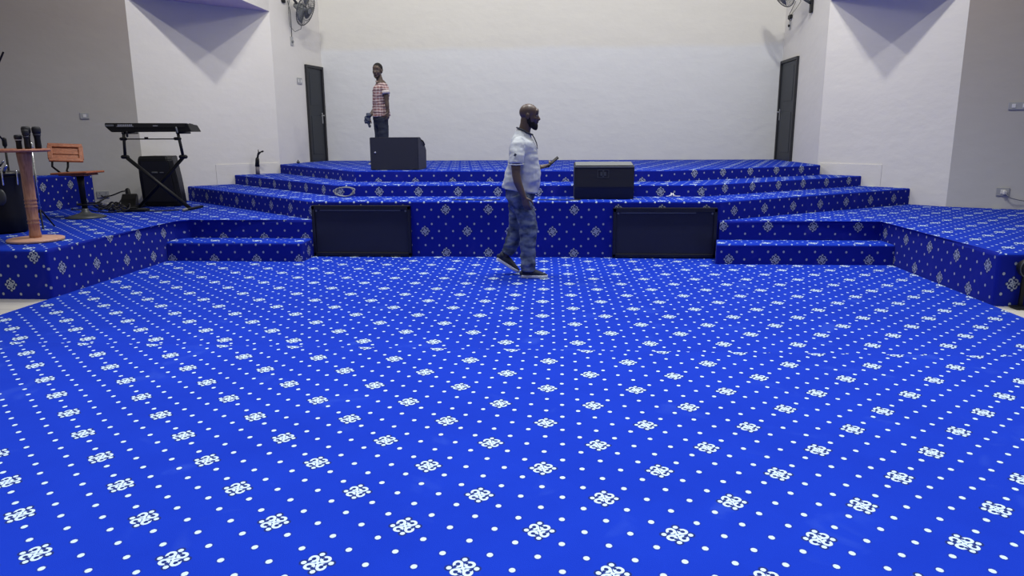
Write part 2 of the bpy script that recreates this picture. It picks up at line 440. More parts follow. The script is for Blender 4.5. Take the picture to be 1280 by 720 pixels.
# walls as thin slabs
def wall(name, a, b, z0, z1, mat, th=0.15, side=1, holes=None):
    a, b = V((*a, 0)), V((*b, 0)); d = (b - a).normalized(); n = V((-d.y, d.x, 0)) * side
    bm = bmesh.new(); prism(bm, [(a.x, a.y), (b.x, b.y), (b.x + n.x * th, b.y + n.y * th), (a.x + n.x * th, a.y + n.y * th)], z0, z1)
    return struct(mk(name, bm, mat))
wall('wall_back', (BL[0] - .2, BL[1]), (BR[0] + .2, BR[1]), -0.01, HT, 'back')
wall('wall_left_side', NL1, BL, -0.01, HT, 'white')
wall('wall_right_side', BR, NR1, -0.01, HT, 'white')
wall('wall_left_slanted', NL0, NL1, -0.01, ZSL + .25, 'white')
wall('wall_right_slanted', NR1, NR0, -0.01, ZSR + .25, 'white')
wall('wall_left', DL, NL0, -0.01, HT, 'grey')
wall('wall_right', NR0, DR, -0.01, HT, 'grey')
# soffits over the slanted recesses: the upper wall carries straight on above them
def soffit(name, pts, z):
    bm = bmesh.new(); prism(bm, pts, z, HT); o = mk(name, bm, ['white', 'soffit'])
    for p in o.data.polygons:
        if p.normal.z < -0.9: p.material_index = 1
    return struct(o)
soffit('trim_1', [NL0, NL1, (NL1[0], NL0[1])], ZSL)
soffit('trim_2', [NR0, NR1, (NR1[0], NR0[1])], ZSR)
# low plaster plinths at the foot of the slanted walls
def plinth(name, a, b, z0, z1, th=0.025, m='plaster_trim'):
    a, b = V((*a, 0)), V((*b, 0)); d = (b - a).normalized(); n = V((d.y, -d.x, 0))
    bm = bmesh.new(); prism(bm, [(a.x, a.y), (b.x, b.y), (b.x + n.x * th, b.y + n.y * th), (a.x + n.x * th, a.y + n.y * th)], z0, z1)
    return struct(mk(name, bm, m))
lerp = lambda a, b, t: (a[0] + (b[0] - a[0]) * t, a[1] + (b[1] - a[1]) * t)
plinth('baseboard_right', lerp(NR1, NR0, 0.02), lerp(NR1, NR0, 0.52), 0.5, 1.015, 0.010, 'white')
plinth('baseboard_left', lerp(NL0, NL1, 0.50), lerp(NL0, NL1, 0.99), 0.5, 1.02, 0.010, 'white')

# carpet laid over the hall floor: two strips joined by a seam
bm = bmesh.new()
def strip(y0, y1):
    return [bm.verts.new(p) for p in ((-4.79, y0, 0), (3.79, y0, 0), (3.79, y1, 0), (-4.79, y1, 0))]
SEAM = 4.957
a = strip(-1.5, SEAM); b = strip(SEAM, 8.90)
f1 = bm.faces.new(a); f2 = bm.faces.new(b)
r_ = bmesh.ops.extrude_face_region(bm, geom=[f1, f2])
bmesh.ops.translate(bm, vec=(0, 0, -0.011), verts=[g for g in r_['geom'] if isinstance(g, bmesh.types.BMVert)])
bmesh.ops.recalc_face_normals(bm, faces=bm.faces)
me = bpy.data.meshes.new('floor_carpet'); bm.to_mesh(me); bm.free(); me.materials.append(M['carpet'])
uvl = me.uv_layers.new(name='UVMap')
for p in me.polygons:
    cy = p.center.y
    for li in p.loop_indices:
        co = me.vertices[me.loops[li].vertex_index].co
        if cy < SEAM: uv = (co.x - 0.193, co.y - 2.823)
        else:
            dx, dy = co.x + 1.974, co.y - 5.10; c, s = math.cos(0.018), math.sin(0.018)
            uv = (dx * c + dy * s, -dx * s + dy * c)
        uvl.data[li].uv = uv
fc = link(bpy.data.objects.new('floor_carpet', me))
tag(fc, 'royal blue fitted carpet with white knots and dots covering the open floor before the stage', 'carpet')

# stage tiers
AP = [(-6.02, 11.48), (-3.09, 8.89), (1.90, 8.89), (5.05, 10.98), NR1, (4.055, 14.29), (-4.605, 14.29), (-4.895, 12.60)]
AP = [(-6.02, 11.48), (-3.09, 8.89), (1.90, 8.89), (5.05, 10.975), (4.055, 11.965), (4.055, 14.29), (-4.605, 14.29), (-4.895, 12.59)]
dl = V((-(11.48 - 8.89), -(6.02 - 3.09), 0)).normalized(); dr = V((10.98 - 8.89, -(5.05 - 1.90), 0)).normalized()
A = carpet_block('lower_stage_tier', AP, 0.0, ZA, (-1.15, 9.2, 0),
    [(0, -1, (-1.15, 8.89, .32), 0), (dl.x, dl.y, (-3.9, 9.6, .57), 0), (dr.x, dr.y, (2.55, 9.32, .565), 0), (0, 1, (0, 14, 0), 0)], [0, 1, 2])
tag(A, 'lowest and widest blue carpeted stage tier, its tall front face holding two black panels', 'stage')
BP = [(-5.47, 12.02), (-2.97, 9.56), (1.84, 9.56), (4.55, 11.475), (4.055, 11.965), (4.055, 14.29), (-4.605, 14.29), (-4.895, 12.59)]
B = carpet_block('middle_stage_tier', BP, ZA, ZB, (-1.0, 9.7, 0.5),
    [(0, -1, (-1.874, 9.56, .752), 0), (-.7, -.7, (-3.6, 10.2, .762), 0), (.55, -.8, (3.0, 10.4, .78), 0), (0, 1, (0, 14, 0), 0)], [0, 1, 2], 0.016)
tag(B, 'middle blue carpeted stage step, between the lowest and the top tier', 'stage')
CP = [(-4.895, 12.59), (-2.90, 10.22), (1.48, 10.22), (4.02, 11.75), (4.055, 11.97), (4.055, 13.2), (3.35, 13.55), (3.15, 14.29), (-2.7, 14.29), (-3.3, 13.9), (-4.605, 14.29)]
CP = [(-4.895, 12.59), (-2.90, 10.22), (1.48, 10.22), (4.02, 11.75), (4.055, 11.97), (4.055, 14.29), (3.35, 14.29), (3.10, 14.29), (-2.5, 14.29), (-3.3, 14.29), (-4.605, 14.29)]
C = carpet_block('top_stage_tier', CP, ZB, ZC, (0.3, 10.6, 0.45),
    [(0, -1, (-1.515, 10.22, .835), 0), (-.7, -.7, (-3.6, 11.0, .835), 0), (.5, -.85, (3.2, 11.3, .94), 0), (0, 1, (0, 14, 0), 0)], [0, 1, 2], 0.016)
tag(C, 'topmost blue carpeted stage tier running back to the white wall', 'stage')

# side wings
WL = [(-10.9, 6.40), (-4.78, 6.40), (-4.78, 8.70), (-4.66, 8.84), (-3.085, 8.84), (-3.085, 8.90), (-6.015, 11.475), (-6.465, 11.015), (-10.9, 9.22)]
wl = carpet_block('side_platform', WL, -0.012, ZW, (-4.76, 6.78, 0),
    [(0, -1, (-4.907, 6.4, .396), 0), (1, 0, (-4.78, 6.59, .26), 0.10), (-.5, .5, (0, 0, 0), 0)], [0, 1, 2, 3], 0.03)
# upper riser of the side steps uses its own motif row: shift those faces
def shift_uv(o, test, M0):
    me = o.data; uvl = me.uv_layers['UVMap']
    for p in me.polygons:
        if abs(p.normal.z) < 0.72 and test(p):
            for li in p.loop_indices:
                co = me.vertices[me.loops[li].vertex_index].co; uvl.data[li].uv = (co.x - M0[0], co.z - M0[1])
shift_uv(wl, lambda p: p.center.y > 8.6 and p.normal.y < -.8, (-3.705, .235))
tag(wl, 'left blue carpeted side platform carrying the keyboard, table and bar stool', 'platform')
WR = [(3.80, 6.50), (10.9, 6.50), (10.9, 7.94), (5.40, 10.62), (5.055, 10.965), (1.905, 8.90), (1.905, 8.85), (3.80, 8.85)]
wr = carpet_block('side_platform', WR, -0.012, ZW, (3.80, 6.57, 0),
    [(0, -1, (3.945, 6.5, .19), 0), (-1, 0, (3.8, 7.70, .33), 0), (.5, .5, (0, 0, 0), 0)], [0, 6, 7], 0.03)
shift_uv(wr, lambda p: p.center.y > 8.6 and p.normal.y < -.8, (2.475, .395))
tag(wr, 'empty blue carpeted side platform on the right of the stage', 'platform')
# low steps
sl = carpet_block('carpeted_step', [(-4.775, 8.47), (-3.10, 8.47), (-3.095, 8.835), (-4.775, 8.835)], 0.0, 0.232, (-3.7, 8.6, 0),
    [(0, -1, (-3.667, 8.47, .022), 0), (1, 0, (-3.09, 8.7, .1), 0), (-1, 0, (-4.775, 8.7, .1), 0)], [0, 1], 0.03)
tag(sl, 'low blue carpeted step below the keyboard platform, left of the left black stage panel', 'step')
sr = carpet_block('carpeted_step', [(1.80, 8.47), (3.795, 8.47), (3.795, 8.845), (1.905, 8.845), (1.905, 8.885), (1.88, 8.885)], 0.0, 0.232, (2.4, 8.6, 0),
    [(0, -1, (2.476, 8.47, .058), 0), (-1, 0, (1.8, 8.7, .1), 0), (1, 0, (3.79, 8.7, .1), 0)], [0, 5], 0.02)
tag(sr, 'low blue carpeted step below the empty right platform, beside the right black stage panel', 'step')
# drum riser at far left
dr_ = carpet_block('drum_riser', [(-7.30, 8.3), (-7.12, 10.74), (-8.4, 10.24), (-8.9, 9.95), (-8.9, 8.3)], ZW, 0.93, (-7.4, 9, 0),
    [(1, 0, (-7.15, 9.75, .80), 0), (0, -1, (-7.6, 8.3, .7), 0), (0, 1, (0, 0, 0), 0)], [0, 4], 0.03, topz=[.985, .925, .925, .925, .985])
tag(dr_, 'raised blue carpeted block behind the wooden bar stool at the far left', 'riser')

# black panels let into the stage front
def stage_panel(x0, x1, z0, z1, label, rail_x):
    cx = (x0 + x1) / 2; w = x1 - x0; h = z1 - z0
    t = empty('stage_front_panel', (cx, 8.885, z0), 0, label, 'speaker cabinet')
    bm = bmesh.new(); fw = 0.055
    box(bm, (0, -0.02, h - fw / 2), (w, 0.05, fw), bev=.006); box(bm, (0, -0.02, 0.0225), (w, 0.05, 0.045), bev=.006)
    box(bm, (-w / 2 + .02, -0.02, h / 2), (0.04, 0.05, h - .01), bev=.006); box(bm, (w / 2 - .02, -0.02, h / 2), (0.04, 0.05, h - .01), bev=.006)
    mk('frame', bm, 'gloss', t)
    bm = bmesh.new(); box(bm, (0, -0.012, h / 2), (w - .07, 0.02, h - .09)); mk('grille', bm, 'grille_blue', t)
    bm = bmesh.new(); box(bm, ((rail_x[0] + rail_x[1]) / 2 - cx, -0.030, h - fw - .006), (rail_x[1] - rail_x[0], 0.02, 0.010), bev=.002)
    mk('edge_strip', bm, 'midgrey', t)
    for sx in (-1, 1):
        bm = bmesh.new(); cyl(bm, (sx * (w / 2 - .06), -0.022, h - fw - .012), (sx * (w / 2 - .06), -0.04, h - fw - .012), 0.013, 12); mk('corner_screw', bm, 'midgrey', t)
    return t
stage_panel(-3.085, -1.845, 0.008, 0.64, 'wide black panel set in the stage front, left of the walking man', (-2.98, -1.97))
stage_panel(0.635, 1.875, 0.008, 0.615, 'wide black panel set in the stage front, under the right floor monitor', (0.72, 1.62))

# ------------------------------------------------------------------ doors
def door(name, a, b, t0, t1, z0, z1, hinge_right):
    """leaf in wall a->b between distances t0,t1; room is to the right of a->b"""
    a, b = V((*a, 0)), V((*b, 0)); d = (b - a).normalized(); n = V((d.y, -d.x, 0))
    o = a + d * t0; w = t1 - t0; h = z1 - z0
    e = empty(name, (o.x, o.y, z0), math.atan2(d.y, d.x)); struct(e)
    # local: x along wall, -y toward room
    bm = bmesh.new(); fw = 0.05
    box(bm, (fw / 2, -0.015, h / 2), (fw, 0.06, h), bev=.004); box(bm, (w - fw / 2, -0.015, h / 2), (fw, 0.06, h), bev=.004)
    box(bm, (w / 2, -0.015, h - fw / 2), (w - 2 * fw, 0.06, fw), bev=.004)
    mk('door_frame', bm, 'doorframe', e)
    bm = bmesh.new(); box(bm, (w / 2, -0.005, (h - fw) / 2), (w - 2 * fw - .01, 0.03, h - fw - .01))
    for (zc, hh) in ((h * .28, h * .40), (h * .76, h * .34)):
        box(bm, (w / 2, -0.022, zc), (w * .62, 0.008, hh), bev=.004)
    leaf = mk('door_leaf', bm, 'door', e)
    hx = w - fw - 0.06 if not hinge_right else fw + 0.06
    sg = -1 if not hinge_right else 1
    bm = bmesh.new(); box(bm, (hx, -0.026, h * .46), (0.035, 0.012, 0.20), bev=.003)
    tube(bm, [(hx, -0.03, h * .49), (hx, -0.065, h * .49), (hx + sg * 0.11, -0.068, h * .485)], 0.009, 10)
    mk('door_handle', bm, 'steel', leaf)
L_len = (V(BL) - V(NL1)).length
door('door_1', NL1, BL, 1.06, L_len - 0.02, ZC, 2.76, False)
R_len = (V(NR1) - V(BR)).length
door('door_2', BR, NR1, 0.02, 1.0, ZC, 2.77, True)

# ------------------------------------------------------------------ wall fittings
def plate(name, label, cat, p, d, w, h, mat, rockers=1, group=None, sockets=0):
    """p on wall; d = room-facing normal (xy)"""
    ang = math.atan2(d[0], -d[1])          # local -y -> d
    e = empty(name, p, ang, label, cat, group)
    bm = bmesh.new(); box(bm, (0, -0.006, 0), (w, 0.012, h), bev=.003); mk('plate', bm, mat, e)
    for i in range(rockers):
        x = (i - (rockers - 1) / 2) * w / max(rockers, 1)
        bm = bmesh.new(); box(bm, (x, -0.014, 0), (w / rockers * .35, 0.008, h * .5), bev=.002); mk('rocker', bm, 'white_plastic', e)
    for i in range(sockets):
        x = (i - (sockets - 1) / 2) * w / max(sockets, 1)
        for (dx, dz) in ((0, .2), (-.18, -.12), (.18, -.12)):
            bm = bmesh.new(); box(bm, (x + dx * h * .7, -0.0125, dz * h), (0.007, 0.003, 0.012)); mk('socket_slot', bm, 'black', e)
    return e
ndL = V((NL0[1] - DL[1], -(NL0[0] - DL[0]))).normalized(); ndR = V((DR[1] - NR0[1], -(DR[0] - NR0[0]))).normalized()
def on(a, b, x, off=0.001):
    t = (x - a[0]) / (b[0] - a[0]); y = a[1] + (b[1] - a[1]) * t; return y
def wp(a, b, x, z, n): return (x + n.x * 0.002, on(a, b, x) + n.y * 0.002, z)
plate('light_switch', 'pale wall switch above the keyboard left of the slanted wall', 'switch', wp(DL, NL0, -7.13, 1.79, ndL), ndL, 0.12, 0.09, 'offwhite', 1)
plate('wall_socket', 'double socket low on the grey wall behind the cables', 'socket', wp(DL, NL0, -7.02, 0.615, ndL), ndL, 0.17, 0.10, 'offwhite', 0, sockets=2)
plate('wall_socket', 'single socket low on the grey wall beside the carpeted block', 'socket', wp(DL, NL0, -7.22, 0.60, ndL), ndL, 0.09, 0.09, 'offwhite', 0, sockets=1)
plate('light_switch', 'double wall switch high on the right grey wall', 'switch', wp(NR0, DR, 6.03, 1.82, ndR), ndR, 0.24, 0.10, 'offwhite', 2)
so = plate('wall_socket', 'socket with a plug and cable low on the right grey wall', 'socket', wp(NR0, DR, 5.98, 0.69, ndR), ndR, 0.15, 0.11, 'offwhite', 1, sockets=1)
plugp = V(wp(NR0, DR, 6.0, 0.68, ndR)) + V((ndR.x, ndR.y, 0)) * 0.016
bm = bmesh.new(); box(bm, plugp + V((ndR.x, ndR.y, 0)) * .018, (0.045, 0.04, 0.05), bev=.008)
pl_ = mk('power_plug', bm, 'white_plastic'); tag(pl_, 'white plug pushed in the socket on the right grey wall', 'plug')
bm = bmesh.new(); q = plugp + V((0, -.04, -.02))
pts = [q, q + V((.05, -.03, -.05)), q + V((.15, -.06, -.075)), q + V((.32, -.12, -.10)), q + V((.6, -.25, -.13)), q + V((.95, -.42, -.19))]
tube(bm, pts, 0.006, 8); o = mk('power_cable', bm, 'greycable', pl_, True)
nLs = V((BL[1] - NL1[1], -(BL[0] - NL1[0]))).normalized()
nRs = V((NR1[1] - BR[1], -(NR1[0] - BR[0]))).normalized()
def wps(P, t, z, Q, n): 
    d = (V(Q) - V(P)).normalized(); p = V(P) + d * t; return (p.x + n.x * .002, p.y + n.y * .002, z)
plate('light_switch', 'small switch on the wall just left of the left door', 'switch', wps(NL1, 0.84, 2.45, BL, nLs), nLs, 0.17, 0.11, 'offwhite', 2)

# ------------------------------------------------------------------ wall fans
def wall_fan(label, mount, center, axis, room, pull):
    e = empty('wall_fan', mount, 0, label, 'fan')
    mo = V(mount); c = V(center) - mo; ax = V(axis).normalized(); n = V((*room, 0))
    bm = bmesh.new(); t = V((-n.y, n.x, 0))
    rot = Matrix(((t.x, n.x, 0), (t.y, n.y, 0), (0, 0, 1)))
    box(bm, n * .02, (0.10, 0.035, 0.22), rot, .008)
    mk('wall_bracket', bm, 'black', e)
    back = c - ax * 0.13
    bm = bmesh.new(); tube(bm, [n * .03 + V((0, 0, .04)), n * .12 + V((0, 0, .09)), (n * .12 + back) * .5 + V((0, 0, .04)), back], [.026, .024, .022, .024], 12); mk('arm', bm, 'darkgrey', e, True)
    bm = bmesh.new(); tube(bm, [back - ax * .06, back - ax * .02, back + ax * .07, back + ax * .10], [.05, .072, .075, .06], 20, rnd=True); mk('motor_housing', bm, 'midgrey', e, True)
    x, y = frame(ax); R = 0.28
    bm = bmesh.new()
    ring = lambda r, o: [c + ax * o + x * r * math.cos(2 * PI * k / 40) + y * r * math.sin(2 * PI * k / 40) for k in range(40)]
    tube(bm, ring(R, 0), 0.008, 6, closed=True); tube(bm, ring(R * .62, .055), 0.0035, 5, closed=True); tube(bm, ring(R * .62, -.055), 0.0035, 5, closed=True)
    tube(bm, ring(.06, .075), 0.004, 5, closed=True); tube(bm, ring(.07, -.07), 0.004, 5, closed=True)
    for k in range(44):
        a = 2 * PI * k / 44; u = x * math.cos(a) + y * math.sin(a)
        tube(bm, [c + u * .05 + ax * .075, c + u * R * .6 + ax * .058, c + u * R * .9 + ax * .03, c + u * R], .0022, 4)
        tube(bm, [c + u * .05 - ax * .072, c + u * R * .6 - ax * .058, c + u * R * .9 - ax * .03, c + u * R], .0022, 4)
    mk('wire_guard', bm, 'darkgrey', e)
    bm = bmesh.new(); tube(bm, [c + ax * .07, c + ax * .085], .05, 20); mk('guard_badge', bm, 'midgrey', e)
    for k in range(3):
        a0 = 2 * PI * k / 3; bm = bmesh.new(); vs = []
        for j in range(7):
            r = .04 + (R - .07) * j / 6; wd = .35 + .35 * math.sin(PI * (j + 1) / 8)
            for s_ in (-1, 0, 1):
                a = a0 + s_ * wd + j * .07; vs.append(bm.verts.new(c + (x * math.cos(a) + y * math.sin(a)) * r + ax * (.02 * s_)))
        for j in range(6):
            for i in range(2): bm.faces.new((vs[j * 3 + i], vs[j * 3 + i + 1], vs[j * 3 + i + 4], vs[j * 3 + i + 3]))
        o = mk('blade', bm, 'midgrey', e, True); md = o.modifiers.new('s', 'SOLIDIFY'); md.thickness = .003
    if pull:
        bm = bmesh.new(); pp = [V(p) - mo for p in pull]; tube(bm, pp, .0045, 6); mk('cord', bm, 'darkgrey', e, True)
    return e
wall_fan('wall fan above the left door, its wire guard tilted toward the room', (-4.83, 13.04, 3.84), (-4.49, 13.22, 3.64), (1.0, -.15, -.42), nLs,
         [(-4.72, 13.1, 3.82), (-4.77, 13.14, 3.6), (-4.76, 13.16, 3.35), (-4.70, 13.20, 3.27), (-4.60, 13.24, 3.32), (-4.56, 13.22, 3.45)])
wall_fan('wall fan above the right door, only its lower rim in view', (4.05, 12.80, 3.50), (3.60, 12.9, 3.765), (-.9, -.25, -.45), nRs,
         [(3.86, 12.85, 3.62), (3.95, 13.1, 3.62), (4.03, 13.6, 3.58), (4.04, 13.95, 3.52)])
def fan_switch(label, p, n, cord, zt):
    e = plate('fan_regulator', label, 'switch', p, n, 0.09, 0.15, 'offwhite', 0)
    bm = bmesh.new(); cyl(bm, (0, -.012, -.01), (0, -.035, -.01), .022, 16); mk('knob', bm, 'black' if zt else 'midgrey', e)
    bm = bmesh.new(); tube(bm, cord, .006, 6); mk('feed_cable', bm, 'darkgrey', e, True)
    return e
fan_switch('grey pull-cord regulator hanging under the left wall fan', wps(NL1, 0.66, 3.12, BL, nLs), nLs, [(0, -.01, .07), (0.0, -.015, .3), (-.02, -.02, .5), (-.08, -.02, .66)], False)
fan_switch('white regulator with black knob under the right wall fan', wps(BR, 0.33, 3.36, NR1, nRs), nRs, [(0, -.012, .07), (.0, -.04, .12), (.05, -.03, .2), (.3, -.02, .35)], True)
# cable plug box over the right regulator
bm = bmesh.new(); box(bm, (4.03, 13.92, 3.49), (.05, .13, .07), bev=.012)
tag(mk('fan_plug', bm, 'black'), 'black plug just above the white regulator near the right door', 'plug')

# ------------------------------------------------------------------ floor monitors
def monitor_left():
    e = empty('floor_monitor', (-2.39, 10.48, ZC + .001), 0, 'black wedge floor monitor on the top tier, hiding the plaid-shirted man\'s legs', 'speaker')
    w = .70
    bm = bmesh.new(); extrude_profile(bm, [(0, 0), (.62, 0), (.64, .27), (.50, .36), (.20, .462), (0, .462)], -w / 2, w / 2)
    bmesh.ops.bevel(bm, geom=bm.edges[:], offset=.008, segments=2, affect='EDGES')
    mk('cabinet', bm, 'black_paint', e)
    bm = bmesh.new(); a = V((0, .635, .285)); b = V((0, .215, .47)); d = (b - a)
    rot = Matrix.Rotation(math.atan2(d.z, d.y), 3, 'X')
    box(bm, (a + b) / 2 + V((0, .0, -.02)), (w - .04, d.length * .9, .012), rot); mk('grille', bm, 'grille', e)
    bm = bmesh.new(); ell(bm, (-w / 2 + .075, -.004, .25), (.014, .005, .014)); mk('badge', bm, 'palegrey', e)
    bm = bmesh.new(); tube(bm, [(w / 2 + .002, .25, .42), (w / 2 + .02, .27, .405), (w / 2 + .02, .40, .355), (w / 2 + .002, .43, .34)], .010, 8); mk('side_handle', bm, 'black', e, True)
    for sx in (-1, 1):
        bm = bmesh.new(); box(bm, (sx * (w / 2 - .06), .004, .012), (.06, .02, .02), bev=.004); mk('rubber_foot', bm, 'black', e)
monitor_left()
def monitor_right():
    e = empty('floor_monitor', (.535, 9.13, ZA + .001), math.radians(1), 'black wedge floor monitor on the lowest tier, right of the walking man', 'speaker')
    w = .735
    bm = bmesh.new(); extrude_profile(bm, [(.03, 0), (.39, 0), (.39, .33), (.30, .445), (.005, .405), (0, .14)], -w / 2, w / 2)
    bmesh.ops.bevel(bm, geom=bm.edges[:], offset=.006, segments=2, affect='EDGES'); mk('cabinet', bm, 'black_paint', e)
    bm = bmesh.new(); box(bm, (0, -.002, .272), (w - .03, .01, .235), Matrix.Rotation(math.radians(-1), 3, 'X')); mk('grille', bm, 'grille', e)
    bm = bmesh.new(); box(bm, (0, .155, .433), (w - .03, .26, .004), Matrix.Rotation(math.atan2(.04, .295), 3, 'X')); mk('top_panel', bm, 'midgrey', e)
    bm = bmesh.new()
    box(bm, (0, -.004, .398), (w - .01, .012, .010), bev=.002); mk('edge_strip', bm, 'midgrey', e)
    bm = bmesh.new()
    for (x, z, ww, hh) in ((-.015, .362, .14, .007), (-.082, .315, .007, .10), (.052, .315, .007, .10), (-.015, .268, .14, .007), (-.015, .315, .07, .05), (-.015, .34, .02, .045), (-.015, .29, .02, .045)):
        box(bm, (x, -.008, z), (ww, .003, hh))
    mk('badge', bm, 'darkgrey', e)
monitor_right()

# ------------------------------------------------------------------ keyboard on its stand
K = empty('electronic_keyboard', (-5.65, 9.95, 1.545), math.radians(-1), 'black electronic keyboard seen from behind on a tubular stand', 'keyboard')
bm = bmesh.new()
w = 1.36; prof = [(-w / 2, .125), (-w / 2, .078), (-w / 2 + .085, 0), (w / 2 - .115, 0), (w / 2 - .165, .112), (w / 2 - .175, .115)]
A_ = [bm.verts.new((x, 0, z)) for x, z in prof]; B_ = [bm.verts.new((x - .01, .30, z * .8)) for x, z in prof]
for i in range(6): bm.faces.new((A_[i], A_[(i + 1) % 6], B_[(i + 1) % 6], B_[i]))
bm.faces.new(A_[::-1]); bm.faces.new(B_); bmesh.ops.bevel(bm, geom=bm.edges[:], offset=.006, segments=2, affect='EDGES')
mk('keyboard_body', bm, 'black', K)
bm = bmesh.new(); box(bm, (-.02, -.004, .085), (w - .36, .006, .045)); mk('rear_panel', bm, 'gloss', K)
bm = bmesh.new(); box(bm, (-.605, -.006, .091), (.12, .004, .026)); mk('grey_badge', bm, 'midgrey', K)
bm = bmesh.new()
random.seed(3)
for i in range(8): box(bm, (-.475 + i * .027, -.008, .091), (.018, .003, .026), Matrix.Rotation(.2 * random.uniform(-1, 1), 3, 'Y'))
box(bm, (-.38, -.008, .078), (.24, .003, .008))
mk('white_lettering', bm, 'palegrey', K)
bm = bmesh.new(); box(bm, (.06, -.008, .082), (.07, .003, .010)); mk('small_print', bm, 'palegrey', K)
bm = bmesh.new()
for i in range(33): box(bm, (-.56 + i * .0325, .22, .092), (.0328, .13, .012), Matrix.Rotation(-.1, 3, 'X'), .001, 1)
mk('white_keys', bm, 'white_plastic', K)
bm = bmesh.new()
box(bm, (-.035, .20, .098), (1.05, .01, .008))
for i in range(32):
    if i % 7 not in (2, 6): box(bm, (-.544 + i * .0325, .205, .104), (.015, .085, .014), Matrix.Rotation(-.1, 3, 'X'), .001, 1)
mk('black_keys', bm, 'gloss', K)

S = empty('keyboard_stand', (-5.65, 9.97, ZW), 0, 'black tubular folding stand under the keyboard, its long brace crossing the loudspeaker', 'stand')
def loc(x, y, z): return (x + 5.65, y - 9.97, z - ZW)
def part(nm, pts, r, m='black', par=S, seg=12, rnd=False):
    bm = bmesh.new(); tube(bm, pts, r, seg, rnd=rnd); return mk(nm, bm, m, par, True)
for (x0, x1, y) in ((-6.08, -6.095, 9.98), (-5.30, -5.255, 9.98)):
    part('upright', [loc(x0, y, 1.535), loc(x1, y, 1.20)], .020)
    part('support_arm', [loc(x0, y - .03, 1.532), loc(x0, y + .34, 1.532)], .014)
    part('joint_knob', [loc(x1 - .035, y, 1.205), loc(x1 + .035, y, 1.205)], .027, rnd=True)
    part('joint_knob', [loc(x0 - .045, y, 1.452), loc(x0 + .02, y, 1.452)], .022, rnd=True)
part('cross_rail', [loc(-6.08, 9.98, 1.45), loc(-5.30, 9.98, 1.448)], .008)
bm = bmesh.new(); box(bm, loc(-5.76, 9.98, 1.462), (.05, .02, .03), bev=.004); mk('rail_clip', bm, 'black', S)
part('clamp', [loc(-6.02, 9.96, 1.545), loc(-6.02, 9.96, 1.49)], .016, rnd=True)
part('clamp', [loc(-5.28, 9.93, 1.54), loc(-5.285, 9.92, 1.60)], .012, 'midgrey', rnd=True)
part('brace', [loc(-6.06, 9.97, 1.19), loc(-5.24, 10.0, .485)], .027, 'black')
part('brace', [loc(-5.40, 10.26, 1.19), loc(-6.12, 10.24, .485)], .025, 'black')
part('axle', [loc(-5.26, 9.98, 1.205), loc(-5.40, 10.27, 1.19)], .016)
part('foot_bar', [loc(-5.22, 9.80, .482), loc(-5.22, 10.32, .482)], .018, 'black', rnd=True)
part('foot_bar', [loc(-6.13, 10.05, .482), loc(-6.13, 10.40, .482)], .018, 'black', rnd=True)
part('foot_cap', [loc(-5.22, 9.78, .482), loc(-5.21, 9.84, .486)], .022, 'midgrey', rnd=True)

# ------------------------------------------------------------------ PA speaker
P = empty('loudspeaker', (-5.95, 10.55, ZW + .004), math.radians(2), 'black upright loudspeaker standing under the keyboard', 'speaker')
bm = bmesh.new()
outl = lambda w0, w1, dx: [(-w0 / 2 + dx, -.02), (-w0 / 2 + .07 + dx, -.055), (w0 / 2 - .07 + dx, -.055), (w0 / 2 + dx, -.02), (w1 / 2 + dx, .30), (-w1 / 2 + dx, .30)]
rings = []
for z, w0, dx, ty in ((0, .56, .02, 0), (.04, .60, .02, 0), (.40, .58, -.01, .0), (.68, .53, -.035, .0), (.735, .50, -.035, .02)):
    rings.append([bm.verts.new((x, y + ty, z)) for x, y in outl(w0, w0 * .72, dx)])
for a_, b_ in zip(rings, rings[1:]):
    for k in range(6): bm.faces.new((a_[k], a_[(k + 1) % 6], b_[(k + 1) % 6], b_[k]))
bm.faces.new(rings[0][::-1]); bm.faces.new(rings[-1])
bmesh.ops.bevel(bm, geom=bm.edges[:], offset=.012, segments=2, affect='EDGES'); mk('cabinet', bm, 'black', P)
bm = bmesh.new()
vs = [bm.verts.new(p) for p in ((-.23 + .02, -.062, .07), (.23 + .02, -.062, .07), (.20 - .03, -.062, .66), (-.20 - .03, -.062, .66))]
bm.faces.new(vs); r_ = bmesh.ops.extrude_face_region(bm, geom=bm.faces[:]); bmesh.ops.translate(bm, vec=(0, .02, 0), verts=[g for g in r_['geom'] if isinstance(g, bmesh.types.BMVert)])
mk('grille', bm, 'grille', P)
bm = bmesh.new(); box(bm, (-.03, -.068, .50), (.09, .006, .022), bev=.004); box(bm, (.075, -.068, .498), (.06, .006, .014), bev=.004); mk('badge', bm, 'midgrey', P)

# pedal / stool clutter left of the speaker
bm = bmesh.new()
extrude_profile(bm, [(-.1, 0), (.12, 0), (.12, .17), (.06, .19), (-.04, .12)], -.10, .10); bmesh.ops.bevel(bm, geom=bm.edges[:], offset=.006, segments=1, affect='EDGES')
o = mk('equipment_case', bm, 'black'); o.location = (-6.38, 10.42, ZW + .002); o.rotation_euler = (0, 0, .3)
tag(o, 'small black equipment case against the left foot of the loudspeaker', 'case')
bm = bmesh.new(); box(bm, (0, 0, .02), (.34, .16, .035), bev=.008); box(bm, (-.02, -.02, .045), (.12, .06, .02), bev=.005)
o = mk('power_strip', bm, 'black'); o.location = (-5.93, 9.80, ZW + .001); o.rotation_euler = (0, 0, .1)
tag(o, 'flat black multiway box on the carpet before the loudspeaker', 'power strip')
